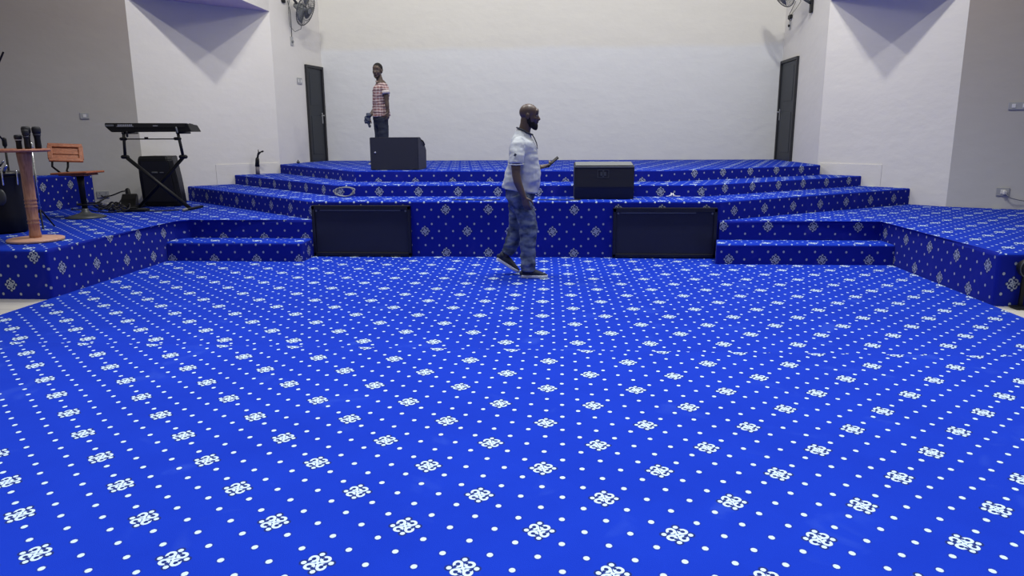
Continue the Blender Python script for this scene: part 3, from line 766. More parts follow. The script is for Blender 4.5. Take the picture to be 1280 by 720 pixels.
# leaning black adaptor bag at the wall
bm = bmesh.new(); tube(bm, [(0, 0, .02), (-.03, .03, .12), (-.055, .055, .21)], [(.035, .03), (.042, .03), (.035, .026)], 12, rnd=True)
o = mk('power_adaptor', bm, 'black', None, True); o.location = (-6.60, 10.80, ZW + .012)
tag(o, 'black adaptor leaning upright against the grey wall beside the double socket', 'adaptor')
def cable(nm, pts, r, label, m='cable', cat='cable'):
    P_ = []; pts = [V(p) for p in pts]
    for i in range(len(pts) - 1):
        p0, p1, p2, p3 = pts[max(i - 1, 0)], pts[i], pts[i + 1], pts[min(i + 2, len(pts) - 1)]
        for k in range(6):
            t = k / 6; P_.append(0.5 * ((2 * p1) + (p2 - p0) * t + (2 * p0 - 5 * p1 + 4 * p2 - p3) * t * t + (3 * p1 - p0 - 3 * p2 + p3) * t ** 3))
    P_.append(pts[-1]); bm = bmesh.new(); tube(bm, P_, r, 8, rnd=True); o = mk(nm, bm, m, None, True); return tag(o, label, cat)
zc = ZW + .012
cable('power_cable', [(-7.02, 10.77, .60), (-6.95, 10.70, .585), (-6.80, 10.68, .61), (-6.68, 10.72, .66), (-6.64, 10.76, .67)], .010, 'black lead running from the double socket to the leaning adaptor')
cable('power_cable', [(-6.85, 10.66, .60), (-6.90, 10.55, .54), (-6.93, 10.42, .49), (-6.80, 10.30, zc), (-6.65, 10.2, zc)], .012, 'black lead dropping from the double socket to the carpet')
random.seed(11)
for i, (cx, cy, rx, lab) in enumerate(((-6.52, 10.15, .16, 'black cable heap nearest the adaptor on the left platform'), (-6.33, 9.88, .19, 'black cable heap in front of the equipment case'), (-6.10, 9.72, .17, 'black cable heap left of the stand foot'))):
    pts = []
    for k in range(22):
        a = k * .85; r = rx * (.45 + .55 * random.random()); pts.append((cx + r * math.cos(a), cy + r * .9 * math.sin(a), zc + .010 + .05 * random.random() * (k % 3)))
    cable('cable_tangle', pts, .008, lab)
cable('audio_cable', [(-7.05, 10.1, zc), (-6.9, 9.9, zc), (-6.7, 9.95, zc), (-6.5, 9.75, zc), (-6.2, 9.6, zc), (-5.9, 9.8, zc), (-5.6, 9.75, zc), (-5.35, 9.9, zc)], .008, 'long thin black cable snaking along the carpet under the keyboard')
bm = bmesh.new(); ell(bm, (0, 0, .03), (.035, .035, .032)); o = mk('white_ball', bm, 'white_plastic', None, True); o.location = (-6.79, 10.50, ZW + .0)
tag(o, 'small white rounded plug lying near the wall beside the carpeted block', 'plug')

# ------------------------------------------------------------------ round wooden table
T = empty('pedestal_table', (-5.30, 6.98, ZW + .001), 0, 'round brown wooden pedestal table with a turned leg at the platform edge', 'table')
bm = bmesh.new(); lathe(bm, [(.0, 0), (.245, 0), (.255, .006), (.255, .022), (.245, .030), (.05, .034), (.0, .034)], seg=48); mk('base_disc', bm, 'wood_base', T, True)
bm = bmesh.new(); lathe(bm, [(.052, .03), (.056, .06), (.050, .10), (.050, .17), (.056, .18), (.050, .19), (.050, .205), (.056, .215), (.050, .225), (.052, .30), (.052, .335), (.058, .345), (.052, .355), (.052, .37), (.058, .38), (.052, .39), (.052, .405), (.058, .415), (.052, .425), (.054, .55), (.052, .66), (.056, .74), (.062, .80), (.066, .86), (.066, .885)], seg=24)
mk('turned_leg', bm, 'wood_table', T, True)
bm = bmesh.new(); lathe(bm, [(.0, .885), (.315, .885), (.33, .893), (.33, .908), (.32, .915), (.0, .915)], (-.12, .0, 0), 56); mk('tabletop', bm, 'wood_top', T, True)
TT = ZW + .917
# microphones standing on the table
def mic(x, y, h, r, label, band=False, tilt=0.0):
    e = empty('wireless_microphone', (x, y, TT), 0, label, 'microphone', None)
    e.rotation_euler = (0, tilt, 0)
    bm = bmesh.new(); lathe(bm, [(r * .8, 0), (r * .85, h * .1), (r * .80, h * .45), (r * .95, h * .62), (r * .95, h * .66)], seg=20); mk('handle', bm, 'black', e, True)
    bm = bmesh.new(); lathe(bm, [(r * .98, h * .60), (r * 1.05, h * .62), (r * 1.05, h * .645), (r * .98, h * .66)], seg=20); mk('band', bm, 'palegrey' if band else 'darkgrey', e, True)
    bm = bmesh.new(); lathe(bm, [(r * .95, h * .66), (r * 1.15, h * .74), (r * 1.18, h * .9), (r * .98, h * .985), (r * .5, h)], seg=20); mk('head', bm, 'grille', e, True)
    return e
mic(-5.272, 6.895, .135, .030, 'shortest black microphone on the wooden table, with a pale band', True)
mic(-5.238, 6.97, .215, .035, 'left one of the tall black microphones standing on the wooden table')
mic(-5.168, 7.02, .213, .034, 'right one of the tall black microphones standing on the wooden table')
mic(-5.19, 6.895, .185, .026, 'dark microphone tucked between the two tall ones on the table')

# ------------------------------------------------------------------ bar stool
Q = empty('bar_stool', (-6.14, 9.04, ZW + .001), 0, 'bar stool with varnished wooden seat and backrest on a black pedestal', 'stool')
bm = bmesh.new(); lathe(bm, [(0, 0), (.235, 0), (.24, .01), (.16, .035), (.07, .06), (.04, .09), (.036, .12), (0, .12)], seg=36); mk('base', bm, 'darkgrey', Q, True)
bm = bmesh.new(); tube(bm, [(0, 0, .1), (-.01, 0, .40), (-.012, 0, .545)], [.034, .036, .046], 18); mk('column', bm, 'black', Q, True)
bm = bmesh.new(); tube(bm, [(.07 + .14 * math.cos(a), .14 * math.sin(a), .175) for a in [k * 2 * PI / 24 for k in range(24)]], .009, 8, closed=True); tube(bm, [(0, 0, .175), (-.07, 0, .175)], .008, 8); mk('footring', bm, 'black', Q, True)
bm = bmesh.new(); box(bm, (-.035, 0, .575), (.48, .38, .026), Matrix.Rotation(math.radians(-2), 3, 'Y'), .010, 3)
box(bm, (-.03, 0, .553), (.34, .30, .022), None, .006); mk('seat', bm, 'wood_stool', Q)
bm = bmesh.new(); cyl(bm, (-.012, 0, .53), (-.012, 0, .55), .10, 20); mk('swivel_plate', bm, 'black', Q)
# backrest: tilted wooden frame with slats
un = V((.80, .60, -.05)).normalized(); vn = V((-.95, .3, 0)) * math.sin(math.radians(38)) + V((0, 0, 1)) * math.cos(math.radians(38)); nn = un.cross(vn).normalized(); vn = nn.cross(un)
rb = Matrix((un, -nn, vn)).transposed()
cb = V((-.20, .05, .825)); bm = bmesh.new()
def bb(c, s): box(bm, cb + rb @ V(c), s, rb, .008, 2)
bb((0, 0, .105), (.38, .030, .055)); bb((0, 0, -.105), (.38, .030, .055)); bb((-.17, 0, 0), (.055, .030, .20)); bb((.17, 0, 0), (.055, .030, .20))
bb((0, .004, 0), (.31, .016, .05)); bb((0, .010, 0), (.33, .008, .17))
mk('backrest', bm, 'wood_stool', Q)
for (sx, x0) in ((-.15, -.30), (.02, -.18)):
    bm = bmesh.new(); tube(bm, [cb + rb @ V((sx, .02, -.06)), cb + rb @ V((sx, .02, -.16)) + V((-.01, 0, -.03)), (x0, 0.0, .60), (x0 + .05, 0, .556), (x0 + .16, 0, .552)], .013, 10); mk('back_bracket', bm, 'black', Q, True)

# ------------------------------------------------------------------ drum gear at the left edge
D = empty('floor_tom_drum', (-6.12, 7.62, ZW + .001), 0, 'black cloth-covered drum at the left edge behind the wooden table', 'drum')
bm = bmesh.new(); lathe(bm, [(.0, .0), (.20, .0), (.225, .03), (.235, .2), (.225, .42), (.245, .60), (.255, .63), (.0, .63)], seg=40)
for v in bm.verts:
    a = math.atan2(v.co.y, v.co.x); k = 1 + .035 * math.sin(a * 9 + v.co.z * 7) * (1 if v.co.z < .6 else .3); v.co.x *= k; v.co.y *= k
mk('cloth_cover', bm, 'black', D, True)
bm = bmesh.new(); lathe(bm, [(.235, .625), (.268, .628), (.268, .655), (.235, .66)], seg=40); mk('rim', bm, 'gloss', D, True)
for k in range(5):
    a = -.2 - k * .55; bm = bmesh.new(); tube(bm, [(.262 * math.cos(a), .262 * math.sin(a), .53), (.268 * math.cos(a), .268 * math.sin(a), .67)], .010, 8, rnd=True); mk('tension_lug', bm, 'chrome', D, True)
bm = bmesh.new(); ell(bm, (.15, -.19, .40), (.06, .03, .09)); mk('shiny_patch', bm, 'darkgrey', D, True)
def hardware(x, y, h, label, boom=None, head=None, mm='chrome'):
    e = empty('drum_hardware_stand', (x, y, ZW + .001), 0, label, 'stand')
    for k in range(3):
        a = k * 2 * PI / 3 + 1.2; bm = bmesh.new(); tube(bm, [(.14 * math.cos(a), .14 * math.sin(a), .010), (0, 0, .22)], .009, 8, rnd=True); mk('leg', bm, 'black', e, True)
    bm = bmesh.new(); tube(bm, [(0, 0, .12), (0, 0, h)], .012, 10); mk('pole', bm, mm, e, True)
    bm = bmesh.new(); tube(bm, [(0, 0, h - .06), (0, 0, h)], .024, 10, rnd=True); mk('clamp', bm, mm, e, True)
    if boom:
        bm = bmesh.new(); tube(bm, [(0, 0, h - .02)] + boom, .010, 8, rnd=True); mk('boom', bm, 'black', e, True)
    if head:
        bm = bmesh.new(); lathe(bm, [(.0, -.004), (.03, -.003), (.14, -.012), (.14, -.009), (.03, .002), (.0, .004)], head, 32); mk('cymbal_plate', bm, mm, e, True)
    return e
hardware(-5.96, 7.98, .95, 'chrome drum hardware pole rising behind the left end of the table')
hardware(-6.30, 8.02, 1.0, 'black boom stand at the left edge, its tip high against the grey wall', [(.02, -.2, 1.15), (.16, -.32, 1.55), (.43, -.38, 1.90)], None, 'black')
# folded hi-hat clutch things on the drum
bm = bmesh.new()
for (a, b, r) in (((-6.05, 7.50, 1.14), (-5.90, 7.42, 1.24), .013), ((-5.92, 7.44, 1.13), (-5.86, 7.40, 1.19), .016), ((-6.03, 7.44, 1.13), (-5.99, 7.42, 1.32), .012), ((-6.03, 7.44, 1.25), (-5.93, 7.40, 1.17), .012)):
    tube(bm, [V(a) + V((0, .03, 0)), V(b) + V((0, .03, 0))], r, 10, rnd=True)
tag(mk('folded_drum_bracket', bm, 'chrome', None, True), 'folded chrome bracket lying on the black drum', 'bracket')
# curved black gooseneck in front of it
cable('gooseneck', [(-6.03, 7.47, 1.12), (-5.95, 7.40, 1.22), (-5.95, 7.26, 1.32), (-6.0, 7.25, 1.43), (-6.02, 7.25, 1.55)], .012, 'curved black gooseneck rising from the black drum at the left edge', 'black', 'gooseneck')

# ------------------------------------------------------------------ small things on the stage
bm = bmesh.new()
tube(bm, [(-5.13, 12.17, ZB + .001), (-5.13, 12.17, ZB + .14)], [.034, .030], 12)
o = mk('folded_mic_stand', bm, 'taped', None, True)
tag(o, 'folded dark stand propped against the wall on the middle step', 'stand')
bm = bmesh.new(); tube(bm, [(-5.13, 12.17, ZB + .135), (-5.125, 12.18, ZB + .26), (-5.12, 12.18, ZB + .28)], [.037, .030, .022], 12); mk('dark_sleeve', bm, 'black', o, True)
bm = bmesh.new(); tube(bm, [(-5.12, 12.18, ZB + .27), (-5.10, 12.18, ZB + .35), (-5.085, 12.18, ZB + .37)], [.018, .016, .012], 8, rnd=True)
tube(bm, [(-5.10, 12.18, ZB + .33), (-5.055, 12.18, ZB + .375), (-5.02, 12.18, ZB + .385)], [.012, .011, .016], 8, rnd=True); tube(bm, [(-5.10, 12.18, ZB + .34), (-5.095, 12.18, ZB + .41)], .007, 6, rnd=True); mk('hook_top', bm, 'black', o, True)
# coiled cable against the middle riser
pts = []
for k in range(40):
    a = k * 2 * PI / 13; pts.append((-2.83 + (.13 + .02 * math.sin(k * 1.7)) * math.cos(a), 9.46 - .02 * (k / 40) - .055 * (.5 + .5 * math.sin(a + PI)), ZA + .075 + .055 * math.sin(a) + .006 * math.sin(k)))
cable('coiled_cable', pts, .0075, 'coil of thin grey cable leaning on the middle riser above the left black panel', 'greycable', 'cable')
# bent white scrap at the foot of the middle riser
bm = bmesh.new()
for k in range(4):
    a = k * PI / 2 + .3; tube(bm, [(0, 0, .02), (.03 * math.cos(a), .02 * math.sin(a), .02 + .025 * (1 if k % 2 else 0)), (.045 * math.cos(a), .03 * math.sin(a), .012)], [.009, .008, .004], 6, rnd=True)
tube(bm, [(-.07, .0, .008), (.10, .01, .008)], .005, 6, rnd=True)
o = mk('white_tape_scrap', bm, 'white_plastic', None, True); o.location = (1.42, 9.47, ZA + .003)
tag(o, 'small white star-shaped scrap at the foot of the middle riser, right side', 'scrap')
# tiny dark plug near the left door
bm = bmesh.new(); ell(bm, (0, 0, .02), (.03, .03, .022)); tube(bm, [(0, 0, .02), (.0, 0, .055)], .010, 8, rnd=True)
o = mk('cable_connector', bm, 'darkgrey', None, True); o.location = (-4.72, 13.0, ZC + .001); tag(o, 'tiny dark connector on the top tier near the left door', 'connector')
# thin black cable lying on the lowest tread
cable('thin_cable', [(-.28, 9.02, ZA + .006), (.0, 9.0, ZA + .006), (.12, 8.99, ZA + .006), (.24, 9.03, ZA + .006)], .006, 'thin black cable lying on the lowest tread right of the walking man')
cable('thin_cable', [(-1.35, 9.02, ZA + .006), (-1.0, 8.99, ZA + .006), (-.85, 9.0, ZA + .006), (-.75, 9.03, ZA + .006)], .006, 'thin black cable lying on the lowest tread left of the walking man')
# dark round lamp at the right frame edge, fixed before the platform front
F = empty('round_black_lamp', (4.00, 6.42, .345), 0, 'round black fitting at the right edge of the frame before the platform front', 'lamp')
bm = bmesh.new(); tube(bm, [(0, .07, 0), (0, .02, 0), (0, -.03, 0), (0, -.055, 0)], [.055, .078, .078, .05], 28, ref=(0, 0, 1)); mk('housing', bm, 'black', F, True)
bm = bmesh.new(); tube(bm, [(.078 * math.cos(a), -.035, .078 * math.sin(a)) for a in [k * 2 * PI / 28 for k in range(28)]], .006, 8, closed=True); mk('rim', bm, 'darkgrey', F, True)
bm = bmesh.new(); box(bm, (0, .03, -.20), (.03, .02, .27)); box(bm, (0, .0, -.345), (.16, .12, .015), bev=.003); mk('stand', bm, 'black', F)

# ------------------------------------------------------------------ people
def add_head(bm, c, yaw, k=1.0, pitch=0.0):
    R = Matrix.Rotation(yaw, 3, 'Z') @ Matrix.Rotation(pitch, 3, 'Y'); c = V(c)
    def e(p, r): ell(bm, c + R @ (V(p) * k), V(r) * k, R)
    e((-.012, 0, .038), (.096, .076, .086)); e((.022, 0, -.015), (.070, .064, .092)); e((.030, 0, -.075), (.050, .046, .042))
    e((.058, 0, -.098), (.022, .022, .018)); e((.052, .034, -.022), (.032, .026, .028)); e((.052, -.034, -.022), (.032, .026, .028))
    e((.070, 0, .026), (.022, .050, .014)); e((.082, 0, .050), (.012, .05, .03))
    tube(bm, [c + R @ (V((.080, 0, .015)) * k), c + R @ (V((.094, 0, -.008)) * k), c + R @ (V((.104, 0, -.024)) * k)], [.010 * k, .012 * k, .014 * k], 10, rnd=True)
    e((.095, .011, -.028), (.011, .010, .009)); e((.095, -.011, -.028), (.011, .010, .009))
    e((.086, 0, -.050), (.014, .026, .009)); e((.083, 0, -.063), (.013, .024, .010))
    for s in (-1, 1): e((-.008, s * .078, -.005), (.020, .009, .032))
    return R
def head_parts(par, c, R, k=1.0):
    c = V(c)
    for s in (-1, 1):
        bm = bmesh.new(); ell(bm, c + R @ (V((.0805, s * .030, .006)) * k), V((.009, .014, .008)) * k, R); o = mk('eye', bm, 'eye', par, True)
        bm = bmesh.new(); ell(bm, c + R @ (V((.0875, s * .030, .006)) * k), V((.004, .006, .006)) * k, R); mk('iris', bm, 'hair', o, True)
        bm = bmesh.new(); tube(bm, [c + R @ (V((.083, s * .014, .026)) * k), c + R @ (V((.0875, s * .032, .031)) * k), c + R @ (V((.074, s * .050, .025)) * k)], [.003 * k, .0045 * k, .002 * k], 8, rnd=True); mk('eyebrow', bm, 'hair', par, True)
def add_hand(bm, wr, d, n, s, curl=0.35, k=1.0):
    wr, d, n = V(wr), V(d).normalized(), V(n); n = (n - d * n.dot(d)).normalized(); s = V(s); s = (s - d * s.dot(d) - n * s.dot(n)).normalized()
    tube(bm, [wr - d * .02 * k, wr + d * .02 * k, wr + d * .06 * k, wr + d * .09 * k], [(.017 * k, .025 * k), (.016 * k, .034 * k), (.015 * k, .041 * k), (.011 * k, .039 * k)], 16, ref=n, rnd=True)
    for off, ln in ((.030, .070), (.0105, .079), (-.009, .073), (-.028, .058)):
        p = wr + d * .085 * k + s * off * k; ps = [p - d * .02 * k, p]; a = curl * .6
        for fr in (.45, .32, .23):
            dd = d * math.cos(a) + n * math.sin(a); p = p + dd * ln * fr * k; ps.append(p); a += curl
        tube(bm, ps, [.0095 * k, .0095 * k, .0088 * k, .008 * k, .007 * k], 10, rnd=True)
    p = wr + d * .022 * k + s * .026 * k
    q1 = p + (d * .55 + s * .65 + n * .30).normalized() * .040 * k; q2 = q1 + (d * .85 + s * .20 + n * .4).normalized() * .032 * k; q3 = q2 + (d * .9 - s * .05 + n * .4).normalized() * .022 * k
    tube(bm, [p, q1, q2, q3], [.014 * k, .012 * k, .0105 * k, .009 * k], 10, rnd=True)
def shoe(par, heel, direction, side_y, L=.285, name='shoe'):
    """direction in the x-z plane or general; heel = point on the ground under the back of the sole"""
    d = V(direction).normalized(); lat = V(side_y).normalized(); up = d.cross(lat).normalized()
    if up.z < 0: up = -up
    H = V(heel)
    def pt(x, y, z): return H + d * x + lat * y + up * z
    def outline(z, g):
        pr = [(.0, .0), (.012, .026), (.05, .033), (.11, .033), (.17, .042), (.22, .045), (.262, .034), (L, .010)]
        up_ = [(x, w + g) for x, w in pr]; return [pt(x, w, z) for x, w in up_] + [pt(x, -w, z) for x, w in up_[::-1][:-1] + [(0.0, .01)]]
    bm = bmesh.new(); rg = []
    for z, g in ((0, -.003), (.006, .003), (.024, .004), (.030, .0)):
        rg.append([bm.verts.new(q) for q in outline(z, g)])
    n = len(rg[0])
    for a, b in zip(rg, rg[1:]):
        for i in range(n): bm.faces.new((a[i], a[(i + 1) % n], b[(i + 1) % n], b[i]))
    bm.faces.new(rg[0][::-1]); bm.faces.new(rg[-1])
    bu = bmesh.new()
    tube(bu, [pt(.012, 0, .045), pt(.04, 0, .052), pt(.09, 0, .058), pt(.14, 0, .054), pt(.19, 0, .044), pt(.235, 0, .034), pt(.268, 0, .028)],
         [(.030, .028), (.046, .037), (.050, .039), (.040, .041), (.030, .043), (.022, .040), (.014, .026)], 20, ref=up, rnd=True)
    tube(bu, [pt(.05, 0, .05), pt(.05, 0, .105)], [(.050, .038), (.045, .036)], 18, ref=d)
    s_ = mk(name, bu, 'shoe', par, True)
    mk('sole', bm, 'sole', s_)
    bl = bmesh.new()
    for i in range(4):
        x = .125 + i * .022; z = .100 - i * .0105; tube(bl, [pt(x, -.022, z - .010), pt(x + .004, 0, z), pt(x, .022, z - .010)], .003, 6, rnd=True)
    mk('laces', bl, 'darkgrey', s_, True)
    return s_

# --- walking man in grey shirt, facing right
W1 = empty('person', (-0.38, 7.66, 0.0), 0, 'bald bearded person in grey shirt and jeans walking right, holding a phone', 'person')
HC = (.052, 0, 1.672)
bm = bmesh.new(); RH = add_head(bm, HC, math.radians(-4), 1.0, math.radians(4))
tube(bm, [(-.012, 0, 1.44), (.0, 0, 1.52), (.018, 0, 1.60), (.02, 0, 1.64)], [(.070, .075), (.062, .062), (.060, .058), (.058, .055)], 18, ref=(1, 0, 0), rnd=True)
tube(bm, [(-.04, 0, .86), (-.03, 0, 1.0), (-.01, 0, 1.15), (-.01, 0, 1.32), (-.02, 0, 1.42), (-.02, 0, 1.47)], [(.13, .15), (.14, .15), (.125, .15), (.115, .16), (.095, .15), (.07, .09)], 20, ref=(1, 0, 0), rnd=True)
# right arm (near the camera) hanging slightly back
tube(bm, [(-.045, -.150, 1.405), (-.065, -.205, 1.33), (-.075, -.245, 1.20), (-.070, -.262, 1.08)], [.060, .056, .050, .042], 14, rnd=True)
tube(bm, [(-.070, -.262, 1.09), (-.055, -.268, 1.02), (-.02, -.262, .93), (.008, -.255, .865)], [.043, .043, .034, .026], 14, rnd=True)
add_hand(bm, (.008, -.255, .865), (.28, .03, -1), (.4, .9, 0), (1, .1, .3), .42)
# left arm bent forward with the phone
tube(bm, [(-.03, .150, 1.405), (-.03, .205, 1.33), (-.01, .235, 1.22), (.0, .235, 1.13)], [.060, .055, .048, .042], 14, rnd=True)
tube(bm, [(.0, .235, 1.13), (.07, .20, 1.125), (.13, .15, 1.140), (.165, .125, 1.152)], [.043, .042, .033, .026], 14, rnd=True)
add_hand(bm, (.165, .125, 1.152), (.93, -.05, .14), (.15, -.35, .9), (.2, -.9, -.2), 1.0)
# legs
tube(bm, [(-.03, -.085, .90), (.02, -.088, .70), (.045, -.09, .53), (.045, -.09, .36), (.035, -.09, .12), (.03, -.09, .07)], [.085, .075, .056, .054, .036, .038], 16, rnd=True)
tube(bm, [(-.05, .085, .90), (-.075, .09, .70), (-.085, .095, .52), (-.13, .10, .38), (-.195, .10, .24), (-.215, .10, .21)], [.085, .075, .056, .052, .036, .036], 16, rnd=True)
tube(bm, [(.02, -.09, .055), (.10, -.09, .045), (.18, -.09, .036)], [.028, .028, .022], 12, rnd=True)
tube(bm, [(-.235, .10, .20), (-.17, .10, .145), (-.12, .10, .11)], [.026, .026, .020], 12, rnd=True)
body = remeshed('body', bm, .0055, 'skin', W1, 2)
head_parts(W1, HC, RH)
# beard
bm = bmesh.new(); C_ = V(HC)
for p, r in (((.060, 0, -.100), (.036, .040, .034)), ((.030, .038, -.075), (.040, .018, .040)), ((.030, -.038, -.075), (.040, .018, .040)), ((.005, .060, -.045), (.018, .012, .04)), ((.005, -.060, -.045), (.018, .012, .04)), ((.068, 0, -.085), (.028, .030, .018)), ((.072, 0, -.118), (.022, .022, .022)), ((.091, 0, -.040), (.008, .024, .006))):
    ell(bm, C_ + RH @ V(p), r, RH)
remeshed('beard', bm, .006, 'hair', W1, 2)
# shirt
bm = bmesh.new()
tube(bm, [(-.048, 0, .915), (-.040, 0, .97), (-.015, 0, 1.05), (-.008, 0, 1.13), (-.010, 0, 1.21), (-.012, 0, 1.30), (-.018, 0, 1.385), (-.020, 0, 1.44), (-.012, 0, 1.485), (.002, 0, 1.515)],
     [(.190, .190), (.192, .192), (.192, .190), (.176, .185), (.160, .185), (.150, .190), (.134, .190), (.112, .155), (.085, .100), (.074, .078)], 28, ref=(1, 0, 0))
tube(bm, [(-.035, -.12, 1.425), (-.055, -.180, 1.375), (-.066, -.220, 1.29), (-.072, -.248, 1.195)], [.062, .074, .078, .078], 18)
tube(bm, [(-.030, .12, 1.425), (-.035, .180, 1.375), (-.02, .215, 1.30), (-.01, .235, 1.205)], [.062, .074, .076, .076], 18)
shirt = remeshed('shirt', bm, .008, 'shirt', W1, 3, (.010, 7, 13))
bm = bmesh.new(); tube(bm, [(.004 + (.080) * math.cos(a), .080 * math.sin(a), 1.515 - .030 * math.cos(a) + (.012 if math.cos(a) < 0 else 0)) for a in [k * 2 * PI / 28 for k in range(28)]], .009, 8, closed=True); mk('collar', bm, 'collar', shirt, True)
bm = bmesh.new(); tube(bm, [(.082, -.035, 1.487), (.105, -.045, 1.45), (.128, -.05, 1.40), (.138, -.05, 1.34)], [.006, .006, .006, .004], 6); mk('placket_edge', bm, 'collar', shirt, True)
bm = bmesh.new(); box(bm, (-.075, -.330, 1.29), (.022, .006, .028), Matrix.Rotation(.6, 3, 'Y'), .002); mk('sleeve_badge', bm, 'collar', shirt)
bm = bmesh.new(); tube(bm, [(-.073 + .077 * math.cos(a), -.249 + .077 * math.sin(a), 1.198 + .006 * math.sin(a)) for a in [k * 2 * PI / 20 for k in range(20)]], .005, 6, closed=True); mk('sleeve_hem', bm, 'shirt', shirt, True)
# jeans
bm = bmesh.new()
tube(bm, [(-.04, 0, .98), (-.04, 0, .92), (-.045, 0, .84), (-.045, 0, .80)], [(.150, .165), (.160, .175), (.150, .175), (.13, .16)], 24, ref=(1, 0, 0), rnd=True)
tube(bm, [(-.045, -.085, .88), (-.01, -.088, .76), (.030, -.09, .62), (.047, -.09, .52), (.040, -.09, .40), (.040, -.09, .26), (.044, -.09, .15), (.040, -.09, .075)], [.115, .108, .098, .094, .085, .080, .080, .072], 20)
tube(bm, [(-.060, .085, .88), (-.070, .088, .74), (-.080, .092, .60), (-.085, .095, .51), (-.110, .10, .42), (-.140, .10, .34), (-.172, .10, .27), (-.195, .10, .225)], [.115, .105, .095, .090, .084, .078, .070, .062], 20)
jeans = remeshed('jeans', bm, .008, 'jeans', W1, 2, (.010, 9, 17))
bm = bmesh.new(); tube(bm, [(.055, -.17, .88), (.03, -.185, .86), (.01, -.187, .80)], .0025, 6, rnd=True); mk('pocket_seam', bm, 'darkgrey', jeans, True)
shoe(W1, (-.035, -.09, .003), (1, 0, 0), (0, 1, 0))
shoe(W1, (-.315, .10, .165), (.235, 0, -.145), (0, 1, 0))
# phone
bm = bmesh.new(); box(bm, (0, 0, 0), (.150, .074, .009), Matrix.Rotation(math.radians(-40), 3, 'Y') @ Matrix.Rotation(.28, 3, 'X'), .003)
ph = mk('mobile_phone', bm, 'black'); ph.location = (-.38 + .292, 7.66 + .085, 1.205)
tag(ph, 'black mobile phone held up in the walking man\'s forward hand', 'phone')
bm = bmesh.new(); box(bm, (-.003, 0, .0056), (.140, .066, .001), None); sc_ = mk('screen', bm, 'gloss', ph); sc_.rotation_euler = (Matrix.Rotation(math.radians(-40), 3, 'Y') @ Matrix.Rotation(.28, 3, 'X')).to_euler()

# --- man in plaid shirt standing on the stage
W2 = empty('person', (-2.98, 12.30, ZC + .002), 0, 'person in red plaid shirt and dark trousers standing behind the left monitor with a cloth', 'person')
HC2 = (-.048, -.02, 1.520); yaw2 = math.radians(-100)
bm = bmesh.new(); RH2 = add_head(bm, HC2, yaw2, .98, math.radians(2))
tube(bm, [(-.005, .0, 1.30), (-.015, 0, 1.36), (-.035, -.005, 1.44), (-.045, -.01, 1.50)], [.075, .056, .052, .052], 16, rnd=True)
tube(bm, [(-.02, 0, .76), (-.02, 0, .95), (-.01, 0, 1.10), (.0, 0, 1.22), (.0, 0, 1.30)], [(.105, .12), (.10, .115), (.105, .13), (.11, .15), (.09, .11)], 20, ref=(1, 0, 0), rnd=True)
tube(bm, [(.07, -.10, 1.27), (.10, -.135, 1.22), (.115, -.15, 1.12), (.118, -.15, 1.02)], [.046, .044, .040, .034], 14, rnd=True)
tube(bm, [(.118, -.15, 1.03), (.125, -.155, .96), (.128, -.15, .90), (.13, -.155, .855)], [.036, .034, .028, .024], 14, rnd=True)
add_hand(bm, (.13, -.155, .865), (.05, -.02, -1), (-.9, .3, 0), (-.2, -1, 0), .55, .95)
tube(bm, [(-.06, .10, 1.27), (-.085, .11, 1.20), (-.10, .08, 1.08), (-.10, .04, .98)], [.046, .044, .040, .034], 14, rnd=True)
tube(bm, [(-.10, .04, .99), (-.13, -.02, .90), (-.175, -.08, .82), (-.205, -.10, .775)], [.036, .034, .028, .024], 14, rnd=True)
add_hand(bm, (-.205, -.10, .775), (-.10, -.10, -1), (.6, .4, 0), (.3, -1, 0), .5, .95)
for sy, x0 in ((-.06, .03), (.06, -.07)):
    tube(bm, [(x0 - .01, sy, .80), (x0, sy, .60), (x0, sy, .42), (x0 + .01, sy, .25), (x0 + .01, sy, .06)], [.078, .070, .052, .048, .034], 14, rnd=True)
remeshed('body', bm, .0055, 'skin2', W2, 2)
head_parts(W2, HC2, RH2, .98)
bm = bmesh.new(); C2 = V(HC2); RR = RH2
for p, r in (((-.022, 0, .050), (.094, .078, .084)), ((-.045, 0, .02), (.065, .077, .075))): ell(bm, C2 + RR @ V(p), r, RR)
bm2 = bmesh.new(); 
hair = remeshed('hair', bm, .006, 'hair', W2, 2, (.002, 60, 60))
bm2.free()
bm = bmesh.new()
for p, r in (((.046, 0, -.098), (.030, .034, .022)), ((.025, .040, -.072), (.030, .012, .030)), ((.025, -.040, -.072), (.030, .012, .030))): ell(bm, C2 + RR @ V(p), r, RR)
remeshed('beard', bm, .006, 'hair', W2, 2)
bm = bmesh.new()
tube(bm, [(-.012, 0, .79), (-.016, 0, .86), (-.018, 0, .98), (-.012, 0, 1.10), (-.004, 0, 1.20), (.0, 0, 1.27), (-.004, 0, 1.325), (-.015, 0, 1.365)],
     [(.150, .155), (.142, .150), (.132, .145), (.136, .155), (.138, .165), (.125, .150), (.085, .100), (.062, .064)], 26, ref=(1, 0, 0))
tube(bm, [(.05, -.07, 1.285), (.085, -.12, 1.25), (.103, -.142, 1.20), (.112, -.15, 1.155)], [.058, .062, .060, .058], 16)
tube(bm, [(-.05, .07, 1.285), (-.075, .10, 1.24), (-.095, .09, 1.12), (-.10, .05, 1.02), (-.12, .0, .935)], [.058, .060, .056, .052, .050], 16)
sh2 = remeshed('shirt', bm, .008, 'plaid', W2, 3, (.009, 9, 17))
bm = bmesh.new(); tube(bm, [(.108, -.148, 1.205), (.112, -.150, 1.175), (.115, -.152, 1.150)], [.062, .066, .062], 18); mk('rolled_cuff', bm, 'cuff', sh2, True)
